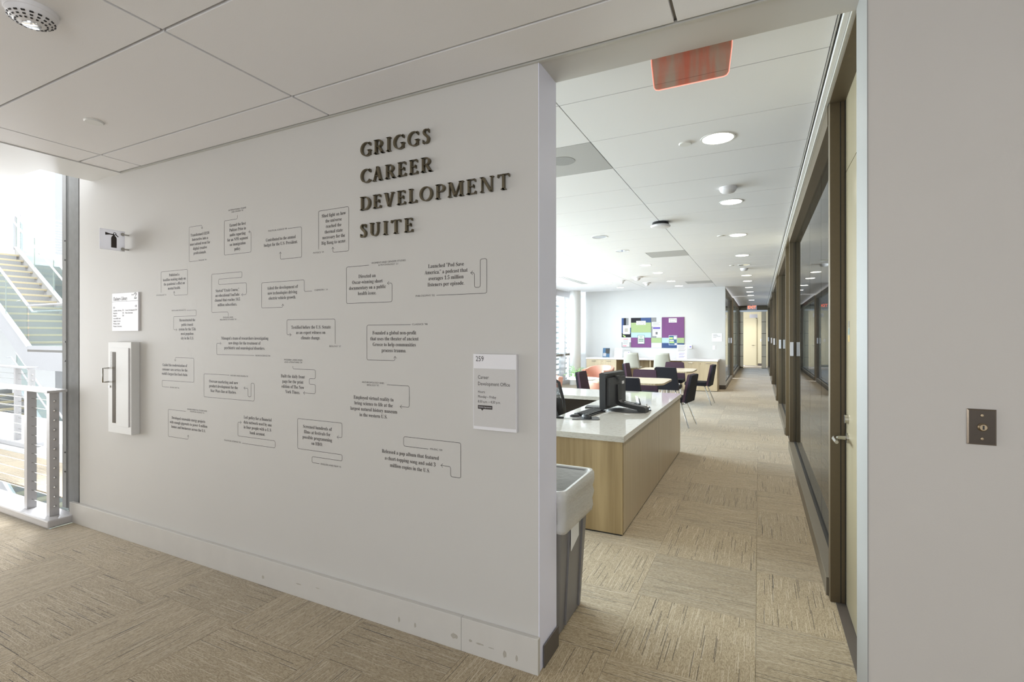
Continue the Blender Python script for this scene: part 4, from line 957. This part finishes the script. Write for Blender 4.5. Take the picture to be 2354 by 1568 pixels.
# ------------------------------------------------------------------ mesh task chairs behind the desk
def task_chair(label, loc, rot):
    t = thing('task_chair', label, 'chair', loc, rot)
    part(t, 'seat', MB().box(-.24, .24, -.23, .25, .43, .50, bev=.03), 'black', smooth=40)
    fr = [(-.24, -.22, .56), (-.25, -.27, .80), (-.22, -.31, 1.0), (-.15, -.325, 1.04), (.15, -.325, 1.04), (.22, -.31, 1.0), (.25, -.27, .80), (.24, -.22, .56)]
    part(t, 'back_frame', MB().tube(fr, .018, 8, closed=True), 'black', smooth=60)
    part(t, 'back_mesh', MB().grid(lambda u, v: ((u - .5) * (.46 - .03 * v), -.225 - .10 * v + .03 * (1 - (2 * u - 1) ** 2) * -1, .57 + .46 * v), 8, 8), 'mesh_black', smooth=80)
    part(t, 'back_bar', MB().tube([(0, -.05, .42), (0, -.30, .45), (0, -.34, .62), (-.02, -.345, .80)], .020, 8), 'black', smooth=60)
    for s_ in (-1, 1):
        a = part(t, 'armrest', MB().box(s_ * .29 - .045, s_ * .29 + .045, -.13, .13, .645, .675, bev=.013), 'black', smooth=40)
        part(a, 'arm_post', MB().tube([(s_ * .24, 0, .45), (s_ * .29, -.02, .50), (s_ * .29, -.03, .66)], .018, 8), 'black', smooth=60)
    part(t, 'gas_lift', MB().cyl((0, 0, .09), (0, 0, .44), .028, n=14), 'grey_plastic', smooth=40)
    for k in range(5):
        a = 2 * PI * k / 5 + .3
        lg = part(t, 'base_leg', MB().tube([(0, 0, .11), (.30 * math.cos(a), .30 * math.sin(a), .075)], [.028, .017], 8), 'black', smooth=50)
        part(lg, 'caster', MB().cyl((.30 * math.cos(a) - .022 * math.sin(a), .30 * math.sin(a) + .022 * math.cos(a), .03), (.30 * math.cos(a) + .022 * math.sin(a), .30 * math.sin(a) - .022 * math.cos(a), .03), .03, n=14), 'black', smooth=40)
    return t
tc1 = task_chair('black mesh task chair with armrests behind the reception desk', (-1.97, 5.20, 0), math.radians(-18))
part(tc1, 'lumbar_panel', MB().grid(lambda u, v: ((u - .5) * .44 * (1 - .35 * v ** 3), -.275 - .05 * v, .50 + .34 * v * (1 - .12 * (2 * u - 1) ** 2)), 8, 8), 'mesh_black', 'darker lower mesh panel', smooth=80)

# ------------------------------------------------------------------ lounge tables and plum chairs
def rrect(hx, hy, r, n=5): return [(p[0], p[1]) for p in ringpts(hx, hy, 0, r, n)]
def table(label, loc):
    t = thing('lounge_table', label, 'table', loc, group='birch tables in the lounge')
    part(t, 'tabletop', MB().prism(rrect(.57, .54, .16), .712, .742, 'z'), 'table')
    part(t, 'edge_band', MB().prism(rrect(.572, .542, .16), .716, .736, 'z'), 'ash_pale')
    part(t, 'column', MB().cyl((0, 0, .02), (0, 0, .712), .045, n=20), 'steel', smooth=40)
    part(t, 'base', MB().lathe([(.34, 0), (.34, .008), (.10, .020), (.05, .03), (0, .03)], 32), 'steel', smooth=40)
    return t
tb1 = table('birch topped pedestal table nearer the reception desk', (-1.90, 8.41, 0))
again(tb1, (-1.80, 11.32, 0), 0, 'birch topped pedestal table nearer the pin board')
def plum_chair(label, loc, rot):
    t = thing('lounge_chair', label, 'chair', loc, rot, group='plum chairs around the lounge tables')
    part(t, 'seat', MB().box(-.245, .245, -.20, .25, .40, .478, bev=.022), 'plum_dark', smooth=40)
    bk = MB(); bk.prism([(-.245, .415), (.245, .415), (.242, .50), (.205, .845), (.185, .862), (-.185, .862), (-.205, .845), (-.242, .50)], -.235, -.195, 'y', mtx=Matrix.Translation((0, -.2, .42)) @ Matrix.Rotation(math.radians(10), 4, 'X') @ Matrix.Translation((0, .2, -.42)))
    part(t, 'backrest', bk, 'plum', 'plum upholstered front of the backrest')
    bk = MB(); bk.prism([(-.248, .41), (.248, .41), (.245, .50), (.207, .848), (.186, .866), (-.186, .866), (-.207, .848), (-.245, .50)], -.268, -.234, 'y', mtx=Matrix.Translation((0, -.2, .42)) @ Matrix.Rotation(math.radians(10), 4, 'X') @ Matrix.Translation((0, .2, -.42)))
    part(t, 'back_cover', bk, 'plum_dark', 'near-black outer back cover')
    for sx in (-1, 1):
        part(t, 'leg', MB().cyl((sx * .17, .17, .41), (sx * .235, .245, .0), .0115, n=10), 'chrome', smooth=50)
        part(t, 'leg', MB().cyl((sx * .17, -.15, .41), (sx * .235, -.30, .0), .0115, n=10), 'chrome', smooth=50)
    return t
pcs = plum_chair('plum chair with its dark back to the reception desk at the nearer table', (-1.80, 7.78, 0), 0)
for loc, rt, lb in (((-1.90, 9.10, 0), PI, 'plum chair on the far side of the nearer table'),
                    ((-1.27, 8.66, 0), math.radians(82), 'plum chair at the corridor side of the nearer table'),
                    ((-2.52, 8.44, 0), -PI / 2, 'plum chair at the window side of the nearer table'),
                    ((-1.67, 10.55, 0), 0, 'plum chair with its dark back turned to the viewer at the farther table'),
                    ((-1.80, 12.06, 0), PI, 'plum chair on the pin board side of the farther table'),
                    ((-1.19, 11.60, 0), math.radians(86), 'plum chair pulled out at the corridor side of the farther table'),
                    ((-2.42, 11.35, 0), -PI / 2, 'plum chair at the window side of the farther table')):
    again(pcs, loc, rt, lb)

# ------------------------------------------------------------------ shell stools at the counter
def stool(label, loc, rot):
    t = thing('shell_stool', label, 'stool', loc, rot, group='grey shell stools at the counter')
    def sh(u, v):
        x = (u - .5); wdt = .42 + .05 * min(1, v * 2)
        if v < .5:
            k = v / .5; y = .22 - .42 * k; z = .60 - .02 * math.sin(k * PI) + .03 * (2 * x) ** 2
        else:
            k = (v - .5) / .5; y = -.20 - .10 * k + .06 * (2 * x) ** 2; z = .60 + .42 * k; wdt = .47 - .09 * k
        return (x * wdt, y, z)
    so = part(t, 'shell', MB().grid(sh, 10, 16), 'shell', 'grey plastic seat shell', smooth=80)
    md = so.modifiers.new('thick', 'SOLIDIFY'); md.thickness = .012
    for sx in (-1, 1):
        for sy in (-1, 1): part(t, 'leg', MB().tube([(sx * .12, sy * .10, .59), (sx * .20, sy * .17, .56), (sx * .24, sy * .22, 0)], .010, 8), 'chrome', smooth=50)
    part(t, 'foot_ring', MB().tube([(.222, .20, .22), (-.222, .20, .22), (-.222, -.20, .22), (.222, -.20, .22)], .008, 8, closed=True), 'chrome', smooth=50)
    return t
s1 = stool('grey shell stool at the counter nearer the window', (-3.10, 13.72, 0), 0)
again(s1, (-2.29, 13.72, 0), 0, 'grey shell stool at the counter nearer the corridor')

# ------------------------------------------------------------------ counter cupboards
single('countertop', MB().box(-4.57, -.965, 14.10, 14.895, .798, .836, bev=.002), 'sign_white', 'long white countertop under the pin board', 'countertop')
def cupboard(x0, x1, label):
    t = thing('base_cupboard', label, 'cupboard', (x0, 14.12, 0), group='wood cupboards under the counter')
    wd = x1 - x0
    part(t, 'body', MB().box(0, wd, .02, .775, .012, .798), 'ash_pale')
    part(t, 'plinth', MB().box(.01, wd - .01, .03, .76, 0, .012), 'black')
    for k in (0, 1):
        d = part(t, 'door', MB().box(wd * k / 2 + .002, wd * (k + 1) / 2 - .002, 0, .019, .015, .792, bev=.001), 'ash_pale')
        hx = wd * (k + .5) / 2
        part(d, 'handle', MB().tube([(hx - .06, 0, .745), (hx - .06, -.03, .745), (hx + .06, -.03, .745), (hx + .06, 0, .745)], .007, 6), 'steel')
        part(d, 'lock', MB().cyl((wd / 2 + .03, 0, .73), (wd / 2 + .03, -.004, .73), .009, n=10), M['lock'])
    return t
M['lock'] = mat('red_lock', (.42, .12, .06), .4)
cupboard(-4.555, -3.665, 'ash double cupboard at the window end of the counter')
cupboard(-1.875, -.985, 'ash double cupboard at the corridor end of the counter')
kp = struct('wall_knee_space', MB().box(-3.665, -1.875, 14.86, 14.895, 0, .798), 'ash', 'wood back panel of the knee space under the counter', 'panel')
single('divider_panel', MB().box(-2.74, -2.70, 14.16, 14.858, .0, .797, bev=.001), 'ash_pale', 'upright wood support panel in the middle of the knee space', 'panel')

# ------------------------------------------------------------------ armchairs, side table, plant
def tub(label, loc, rot):
    t = thing('tub_armchair', label, 'armchair', loc, rot, group='terracotta tub armchairs')
    out = MB()
    rings = []
    K = 20
    for k in range(K + 1):
        a = math.radians(-215 + 250 * k / K)
        top = .66 + .10 * max(0, math.cos(a + PI / 2)) ** .7 if math.cos(a + PI / 2) > 0 else .66
        c_, s_ = math.cos(a), math.sin(a)
        rings.append([(.31 * c_, .31 * s_, .12), (.40 * c_, .38 * s_, top - .02), (.385 * c_, .365 * s_, top), (.32 * c_, .30 * s_, top), (.305 * c_, .285 * s_, top - .02), (.25 * c_, .25 * s_, .12)])
    V = [[out.bm.verts.new(p) for p in r] for r in rings]
    for A, Bq in zip(V, V[1:]):
        for j in range(6): out.bm.faces.new((A[j], A[(j + 1) % 6], Bq[(j + 1) % 6], Bq[j]))
    out.bm.faces.new(V[0]); out.bm.faces.new(V[-1][::-1])
    part(t, 'shell', out, 'leather', smooth=40)
    part(t, 'seat_cushion', MB().lathe([(0, .16), (.27, .16), (.285, .20), (.285, .38), (.26, .42), (0, .425)], 28, mtx=Matrix.Translation((0, .03, 0))), 'leather', smooth=45)
    part(t, 'base', MB().lathe([(0, .0), (.24, .0), (.24, .02), (.05, .05), (.05, .16), (0, .16)], 24), 'steel', smooth=40)
    return t
ar = tub('terracotta leather tub armchair in front of the round column', (-3.50, 11.75, 0), math.radians(160))
again(ar, (-3.86, 9.20, 0), math.radians(-120), 'terracotta leather tub armchair seen past the wall end behind the plant')
stb = thing('side_table', 'round white side table between the armchairs', 'table', (-3.30, 10.05, 0))
part(stb, 'tabletop', MB().lathe([(0, .565), (.34, .565), (.35, .575), (.345, .592), (0, .592)], 40), 'sign_white', smooth=40)
part(stb, 'column', MB().cyl((0, 0, .02), (0, 0, .566), .035, n=16), 'steel', smooth=40)
part(stb, 'base', MB().lathe([(0, 0), (.24, 0), (.24, .012), (.04, .02), (0, .02)], 32), 'steel', smooth=40)
pl = thing('potted_plant', 'leafy green plant in a pot on the white side table', 'plant', (-3.44, 9.92, .592))
part(pl, 'pot', MB().lathe([(0, 0), (.055, 0), (.075, .11), (.068, .11), (.052, .02), (0, .02)], 20), 'sign_white', smooth=40)
lf = MB(); rp = random.Random(5)
for k in range(70):
    a = rp.uniform(0, 2 * PI); rr = rp.uniform(.06, .24); h0 = rp.uniform(.06, .26); ln = rp.uniform(.05, .09)
    base = Vector((.03 * math.cos(a), .03 * math.sin(a), .09)); tip = Vector((rr * math.cos(a), rr * math.sin(a), max(.09, h0 - max(0, rr - .16) * 1.2)))
    d = Vector((math.cos(a), math.sin(a), rp.uniform(-.5, .3))).normalized(); sdv = d.cross(Vector((0, 0, 1))).normalized() * ln * .33
    lf.tube([base, base.lerp(tip, .6) + Vector((0, 0, .04)), tip], .0018, 3)
    v = [lf.bm.verts.new(p) for p in (tip, tip + d * ln * .45 + sdv, tip + d * ln, tip + d * ln * .45 - sdv)]; lf.bm.faces.new(v)
part(pl, 'foliage', lf, 'leaf')['kind'] = 'stuff'

# ------------------------------------------------------------------ pin board and papers
bd = thing('pin_board', 'patchwork pin board of purple, green and blue felt panels on the lounge wall', 'board', (-2.80, 14.898, 1.57))
FE = {}
for k, c_ in dict(blue=(.06, .10, .24), black=(.022, .022, .03), grey=(.27, .27, .28), light=(.62, .62, .66), green=(.37, .47, .24), sky=(.42, .57, .78), purple=(.19, .075, .205), navy=(.045, .08, .20)).items():
    FE[k] = mat('felt_' + k, c_, .95, var=.12, scale=160)
def BU(u): return -3.70 + (u - 188) / 1347 * 1.793
def BV(v): return 2.013 - (v - 97) / 658 * .886
for c_, u0, u1, v0, v1 in (('blue', 188, 237, 100, 430), ('black', 237, 290, 100, 430), ('grey', 290, 345, 100, 430), ('light', 345, 400, 100, 315), ('blue', 345, 400, 315, 430), ('black', 188, 400, 430, 530), ('light', 188, 400, 533, 640), ('grey', 188, 400, 640, 750),
                           ('black', 402, 618, 100, 205), ('blue', 618, 842, 100, 205), ('green', 402, 842, 205, 425), ('sky', 402, 842, 425, 535), ('purple', 402, 842, 535, 752),
                           ('grey', 845, 955, 100, 537), ('light', 955, 1070, 100, 537), ('green', 845, 1070, 540, 648), ('light', 845, 1070, 648, 757),
                           ('purple', 1072, 1535, 97, 538), ('sky', 1072, 1300, 538, 650), ('green', 1300, 1535, 538, 652), ('navy', 1072, 1535, 652, 757)):
    part(bd, 'felt_panel', MB().box(BU(u0) + 2.80 + .001, BU(u1) + 2.80 - .001, -.022, 0, BV(v1) - 1.57 + .001, BV(v0) - 1.57 - .001, bev=.002), FE[c_])
def flyer(label, u0, u1, v0, v1, paint=(), text=(), base='paper'):
    xm, zm = (BU(u0) + BU(u1)) / 2, (BV(v0) + BV(v1)) / 2
    t = thing('flyer', label, 'flyer', (xm, 14.8755, zm), group='papers on the pin board')
    hx, hz = (BU(u1) - BU(u0)) / 2, (BV(v0) - BV(v1)) / 2
    part(t, 'sheet', MB().box(-hx, hx, -.002, 0, -hz, hz), base)
    for i_, (m, a, b, c_, d) in enumerate(paint): part(t, 'print_block', MB().box(-hx + 2 * hx * a, -hx + 2 * hx * b, -.0026 - .0006 * i_, -.002, hz - 2 * hz * d, hz - 2 * hz * c_), m)
    for body, a, wfrac, c_, size, m in text: part(t, 'print', wall_text(body, -hx + 2 * hx * a, hz - 2 * hz * c_, 2 * hx * wfrac, size * 1.15, face='sans', size=size, y=-.0030), m)
    return t
lines = lambda n, a, b, c0, dc, m='ink_grey': tuple((m, a, b - .08 * (k % 3), c0 + dc * k, c0 + dc * k + dc * .35) for k in range(n))
PU, GR, PK = M['felt_p'] if 'felt_p' in M else mat('print_violet', (.10, .06, .36), .5), mat('print_green', (.05, .20, .10), .5), mat('print_pink', (.62, .20, .26), .5)
NB, LG, PG = mat('print_navy', (.04, .12, .24), .5), mat('print_lime', (.45, .62, .20), .5), mat('print_mint', (.72, .84, .74), .5)
flyer('white flyer with a grey printed square over the dark felt', 218, 378, 262, 460, (('grid', .25, .72, .32, .76),) + lines(2, .15, .85, .08, .07))
flyer('white flyer with pink headings at the lower corner of the pin board', 207, 362, 545, 738, ((PK, .15, .85, .09, .18), (PK, .05, .62, .86, .97)) + lines(7, .1, .92, .24, .075))
flyer('mint green flyer with two dark bars on the pin board', 548, 700, 480, 672, ((PG, .06, .94, .04, .96), (GR, .14, .86, .44, .54), (GR, .14, .86, .63, .73)) + tuple((GR, .25 + .03 * k, .75 - .03 * k, .12 + .08 * k, .16 + .08 * k) for k in range(3)), base=GR)
flyer('white title card for the resume lab', 518, 725, 168, 254, (), (("This Week's|Resume Lab", .5, .76, .36, .045, 'ink'),))
flyer('white text card above the violet banner flyer', 857, 1050, 197, 292, lines(5, .08, .95, .12, .15))
flyer('white flyer with a violet banner on grey felt', 877, 1042, 298, 500, ((PU, .03, .97, .05, .25), ('ink_grey', .36, .64, .56, .84)) + lines(2, .12, .88, .34, .07))
flyer('white title card for upcoming events on purple felt', 1217, 1383, 122, 212, (), (('Upcoming|Events', .5, .9, .33, .050, 'ink'),))
flyer('blue and lime event flyer at the foot of the purple felt', 1218, 1390, 487, 694, ((NB, .03, .97, .03, .97), (LG, .05, .50, .20, .40), (LG, .08, .65, .64, .80), ('sign_white', .60, .92, .08, .40), ('sign_white', .10, .6, .48, .60), ('sign_white', .70, .92, .80, .96)))
single('paper_arrow', MB().prism([(BU(215), BV(482)), (BU(250), BV(478)), (BU(258), BV(500)), (BU(272), BV(490)), (BU(280), BV(527)), (BU(240), BV(524)), (BU(250), BV(512)), (BU(222), BV(505))], 14.8725, 14.8755, 'y'), LG, 'lime green paper arrow on the dark felt', 'arrow')
ws = thing('notice_sign', 'small white notice beside the corridor corner', 'sign', (BU(2186), 14.9, BV(529)))
part(ws, 'plate', MB().box(-.13, .13, -.008, 0, -.115, .115, bev=.001), 'sign_white')
for k, wd in enumerate((.10, .12, .19, .08)): part(ws, 'print', MB().box(-.10, -.10 + wd, -.0086, -.008, .085 - .028 * k - .007, .085 - .028 * k), 'ink_grey')
th = thing('thermostat', 'small white thermostat beside the pin board', 'thermostat', (BU(1661), 14.9, BV(731)))
part(th, 'case', MB().box(-.047, .047, -.025, 0, -.052, .052, bev=.006), 'sign_white'); part(th, 'display', MB().box(-.025, .025, -.0262, -.025, -.012, .026), mat('lcd_violet', (.30, .28, .62), .3))
ls = thing('light_switch', 'white light switch under the small notice', 'switch', (BU(2129), 14.9, BV(741)))
part(ls, 'plate', MB().box(-.040, .040, -.006, 0, -.06, .06, bev=.003), 'sign_white'); part(ls, 'rocker', MB().box(-.016, .016, -.010, -.006, -.033, .033, bev=.001), 'white')
def stand2(label, px, w_, h_, m, prints=(), y=14.45):
    """sheet leaning back on a clear foot, facing the room"""
    t = thing('counter_stand', label, 'leaflet stand', (px, y, .836))
    tl = Matrix.Rotation(math.radians(-12), 4, 'X')
    part(t, 'sheet', MB().box(-w_ / 2, w_ / 2, 0, .003, .006, h_, mtx=tl), m)
    part(t, 'foot', MB().box(-w_ / 2, w_ / 2, 0, .08, 0, .005), 'acrylic')
    for i_, (m2, a, b, c_, d) in enumerate(prints): part(t, 'print_block', MB().box(-w_ / 2 + a * w_, -w_ / 2 + b * w_, -.0008 - .0003 * (i_ % 3), 0, h_ * (1 - d), h_ * (1 - c_), mtx=tl), m2)
    return t
stand2('dark blue brochure stand at the window end of the counter', -4.06, .21, .285, NB, (('black', .4, 1, .05, .6),) + tuple(('sign_white', .08, .5, .55 + .09 * k, .60 + .09 * k) for k in range(4)))
stand2('white leaflet with printed columns on the counter', -3.70, .225, .29, 'paper', lines(9, .08, .30, .16, .09) + lines(9, .38, .60, .16, .09) + lines(9, .68, .92, .16, .09))
stand2('small white card half hidden behind the window-end stool', -3.44, .15, .19, 'paper', ((PU, .7, .9, .1, .22), (NB, .1, .4, .6, .7)))
stand2('tall white notice in a clear holder in front of the pin board', -1.92, .265, .40, 'paper', lines(6, .1, .9, .06, .08) + lines(5, .2, .8, .60, .07, PU))

# ------------------------------------------------------------------ ceiling fixtures
def downlight(x, y, on, label, power=16):
    t = thing('downlight', label, 'ceiling light', (x, y, C2), group='round recessed downlights')
    part(t, 'trim_ring', MB().lathe([(.100, -.004), (.112, -.003), (.112, 0), (.098, 0), (.100, -.004)], 32), 'white', smooth=40)
    part(t, 'lens', MB().cyl((0, 0, -.0012), (0, 0, -.0002), .099, n=32), 'lamp_on' if on else 'chrome')
    if on:
        l = bpy.data.lights.new('downlight_beam', 'SPOT'); l.energy = power; l.color = (1.0, .92, .78); l.spot_size = math.radians(120); l.spot_blend = .8; l.shadow_soft_size = .08
        o = bpy.data.objects.new('downlight_beam', l); C.objects.link(o); o.parent = t; o.location = (0, 0, -.02)
    return t
order = ['nearest the opening', 'second along the corridor', 'third along the corridor', 'fourth along the corridor', 'fifth along the corridor and switched off', 'sixth along the corridor', 'seventh along the corridor', 'eighth along the corridor', 'ninth along the corridor', 'tenth along the corridor', 'eleventh along the corridor before the exit sign']
for k, (y, on) in enumerate(((3.67, 1), (5.48, 1), (7.33, 1), (9.23, 1), (10.5, 0), (12.36, 1), (13.66, 1), (15.5, 1), (17.1, 1), (18.6, 1), (21.1, 1))):
    downlight(-.25, y, on, 'round ceiling downlight ' + order[k], power=60 if y > 14.9 else 40)
for k, (y, on) in enumerate(((6.63, 0), (7.88, 0), (9.71, 1), (11.0, 1), (12.83, 1), (14.16, 1))):
    downlight(-1.95, y, on, 'round downlight over the tables, ' + ('unlit and nearest', 'unlit and second', 'first lit one', 'second lit one', 'third lit one', 'fourth lit one by the pin board')[k])
for k, y in enumerate((9.56, 10.83, 12.66, 13.9)):
    downlight(-3.49, y, 1, 'round lit downlight of the window row, ' + ('first', 'second', 'third', 'last')[k] + ' from the opening')

def disc(x, y, z, r, label):
    t = single('sprinkler_cover', MB().lathe([(0, -.008), (r * .9, -.008), (r, -.004), (r, 0)], 32), 'white', label, 'sprinkler cover', (x, y, z), group='round sprinkler covers', smooth=40)
disc(-3.361, 1.47, CE, .046, 'flat round sprinkler cover on the foyer ceiling')
disc(-.463, 3.67, C2, .042, 'flat round sprinkler cover beside the nearest lit downlight')
disc(-.463, 7.29, C2, .042, 'flat round sprinkler cover beside the third corridor downlight')
disc(-.470, 10.47, C2, .042, 'flat round sprinkler cover beside the unlit corridor downlight')
def detector(x, y, z, label, r=.05, slots=True):
    t = thing('smoke_detector', label, 'smoke detector', (x, y, z), group='white smoke detectors')
    part(t, 'base', MB().lathe([(r, 0), (r, -.012), (r * .96, -.016), (r * .90, -.016)], 36), 'sign_white', smooth=40)
    part(t, 'dome', MB().lathe([(r * .95, -.014), (r * .90, -.03), (r * .72, -.045), (r * .35, -.054), (0, -.055)], 36), 'sign_white', smooth=60)
    if slots:
        for q, (rr, zz) in enumerate(((.84, -.036), (.72, -.0435), (.57, -.0495))):
            for k in range(18):
                a = 2 * PI * k / 18
                part(t, 'vent_slot', MB().box(-.0055 * (1 - q * .2), .0055 * (1 - q * .2), -.0026, .0026, -.0022, .0012, mtx=Matrix.Translation((r * rr * math.cos(a), r * rr * math.sin(a), zz)) @ Matrix.Rotation(a + PI / 2, 4, 'Z') @ Matrix.Rotation(-.5 + .12 * q, 4, 'X')), 'black')
        part(t, 'sensor_cap', MB().lathe([(r * .36, -.052), (r * .34, -.058), (0, -.060)], 24), 'chrome', smooth=50)
        part(t, 'indicator', MB().cyl((r * .93, 0, -.024), (r * .97, 0, -.024), .002, n=6), 'sign_white')
    return t
detector(-2.42, .865, CE, 'white slotted smoke detector on the foyer ceiling', r=.078)
detector(-.251, 4.935, C2, 'white dome detector ahead of the second corridor downlight', r=.075, slots=False)
detector(-.265, 11.05, C2, 'white dome detector farther along the corridor ceiling', r=.075, slots=False)
ap = thing('wireless_access_point', 'white wireless access point with a dark mount on the lounge ceiling', 'access point', (-1.05, 6.10, C2))
part(ap, 'mount', MB().lathe([(.09, 0), (.10, -.03), (.06, -.035), (0, -.035)], 28), 'black', smooth=40)
part(ap, 'case', MB().lathe([(0, -.034), (.105, -.034), (.115, -.045), (.105, -.060), (.06, -.066), (0, -.067)], 36), 'sign_white', smooth=40)
spk = single('ceiling_speaker', MB().lathe([(0, -.001), (.097, -.001), (.098, 0)], 36), mat('speaker_grille', (.33, .33, .33), .8, var=.2, scale=420), 'round speaker in the perforated ceiling panel near the opening', 'speaker', (-1.36, 3.62, C2 - .0002))
for (x, y, r), lb in zip(((-2.51, 11.54, .13), (-3.0, 12.1, .08), (-2.56, 12.9, .10)), ('white ceiling sensor over the farther table, the widest', 'small white ceiling sensor towards the window', 'white ceiling sensor closest to the pin board')):
    t = thing('ceiling_sensor', lb, 'sensor', (x, y, C2), group='white ceiling sensors')
    part(t, 'base', MB().lathe([(r, 0), (r, -.02), (r * .8, -.03), (0, -.03)], 24), 'sign_white', smooth=40)
    part(t, 'dome', MB().lathe([(r * .6, -.03), (r * .5, -.07), (r * .2, -.09), (0, -.09)], 24), 'sign_white', smooth=50)
sl = thing('air_slot', 'slotted air diffuser near the window row of downlights', 'air vent', (-4.07, 11.6, C2))
part(sl, 'frame', MB().box(-.10, .10, -.9, .9, -.004, 0), 'white')
for k in (-1, 0, 1): part(sl, 'slot', MB().box(k * .055 - .012, k * .055 + .012, -.88, .88, -.0046, -.004), 'black')

# ------------------------------------------------------------------ exit signs
def red_acrylic():
    m = bpy.data.materials.new('red_acrylic'); m.use_nodes = True
    nt = m.node_tree; N, L = nt.nodes, nt.links; N.clear()
    tc = N.new('ShaderNodeTexCoord'); mp = N.new('ShaderNodeMapping'); mp.inputs['Scale'].default_value = (22, 1, 3)
    no = N.new('ShaderNodeTexNoise'); no.inputs['Scale'].default_value = 1.0; no.inputs['Detail'].default_value = 3
    L.new(tc.outputs['Object'], mp.inputs[0]); L.new(mp.outputs[0], no.inputs['Vector'])
    r = N.new('ShaderNodeValToRGB')  # upright streaks in the tint stand in for the lamp glow
    r.color_ramp.elements[0].position = .38; r.color_ramp.elements[0].color = (.70, .60, .53, 1)
    r.color_ramp.elements[1].position = .66; r.color_ramp.elements[1].color = (.80, .40, .31, 1)
    L.new(no.outputs['Fac'], r.inputs[0])
    tr = N.new('ShaderNodeBsdfTransparent'); L.new(r.outputs[0], tr.inputs[0])
    df = N.new('ShaderNodeBsdfDiffuse'); L.new(r.outputs[0], df.inputs[0])
    gl = N.new('ShaderNodeBsdfGlossy'); gl.inputs['Roughness'].default_value = .05
    m1 = N.new('ShaderNodeMixShader'); m1.inputs[0].default_value = .18; L.new(tr.outputs[0], m1.inputs[1]); L.new(df.outputs[0], m1.inputs[2])
    fr = N.new('ShaderNodeFresnel'); fr.inputs[0].default_value = 1.45
    m2 = N.new('ShaderNodeMixShader'); L.new(fr.outputs[0], m2.inputs[0]); L.new(m1.outputs[0], m2.inputs[1]); L.new(gl.outputs[0], m2.inputs[2])
    o = N.new('ShaderNodeOutputMaterial'); L.new(m2.outputs[0], o.inputs[0])
    return m
xs_ = thing('exit_sign', 'edge-lit red acrylic exit sign hanging inside the suite opening', 'exit sign', (-.27, 2.31, C2))
prof = [(-.172, -.01), (-.166, -.12), (-.155, -.222), (-.148, -.234), (-.135, -.238), (.135, -.238), (.148, -.234), (.156, -.222), (.168, -.12), (.173, -.01)]
part(xs_, 'acrylic_panel', MB().prism(prof, -.003, .003, 'y'), red_acrylic(), 'red tinted clear panel')
part(xs_, 'lit_edge', MB().tube([(a, 0, b) for a, b in prof], .0028, 6), emit('lit_pink_edge', (1.0, .42, .33), .75), 'glowing pink edge')
part(xs_, 'housing', MB().box(-.19, .19, -.03, .03, -.010, 0, bev=.002), 'sign_white')
x2 = thing('exit_sign', 'small lit exit sign with red letters at the corridor end', 'exit sign', (-.27, 24.0, C2))
part(x2, 'panel', MB().box(-.19, .19, -.02, .02, -.24, -.05, bev=.003), 'rail_grey')
part(x2, 'letters', wall_text('EXIT', 0, -.145, .33, face='sans', size=.17, y=-.0206, offset=.004), emit('exit_red', (1.0, .16, .08), 1.6))
part(x2, 'stem', MB().box(-.03, .03, -.01, .01, -.05, 0), 'rail_grey')
hs = single('hanging_notice', MB().box(-.40, -.06, 25.9, 25.92, 2.30, 2.47).cyl((-.36, 25.91, 2.46), (-.36, 25.91, C2 + .02), .004, n=6).cyl((-.10, 25.91, 2.46), (-.10, 25.91, C2 + .02), .004, n=6), 'sign_white', 'pale hanging notice under the far exit sign', 'sign')
sw2 = thing('light_switch', 'small switch on the cream wall beside the far door', 'switch', (.10, 27.19, 1.25))
part(sw2, 'plate', MB().box(-.04, .04, 0, .01, -.06, .06), 'sign_white'); part(sw2, 'rocker', MB().box(-.012, .012, -.006, 0, -.03, .03), 'trim')
struct('baseboard_end_wall', B(-.05, .30, 27.18, 27.2, 0, .11), 'rubber', 'dark base on the cream wall by the far door', 'baseboard')

downlight(-.27, 26.2, 1, 'round downlight before the cream door past the far exit sign', power=70)
# unseen downlights added to light the foyer, beside and behind the viewer
for k, (x, y) in enumerate(((-3.1, -.9), (-1.2, -.9), (.6, -.9), (1.9, .8))):
    t = downlight(x, y, 1, 'added unseen downlight in the foyer ceiling ' + ('over the railing side', 'behind the viewer', 'by the back wall corner', 'over the beige wall side')[k], power=6)
    t.location.z = CE
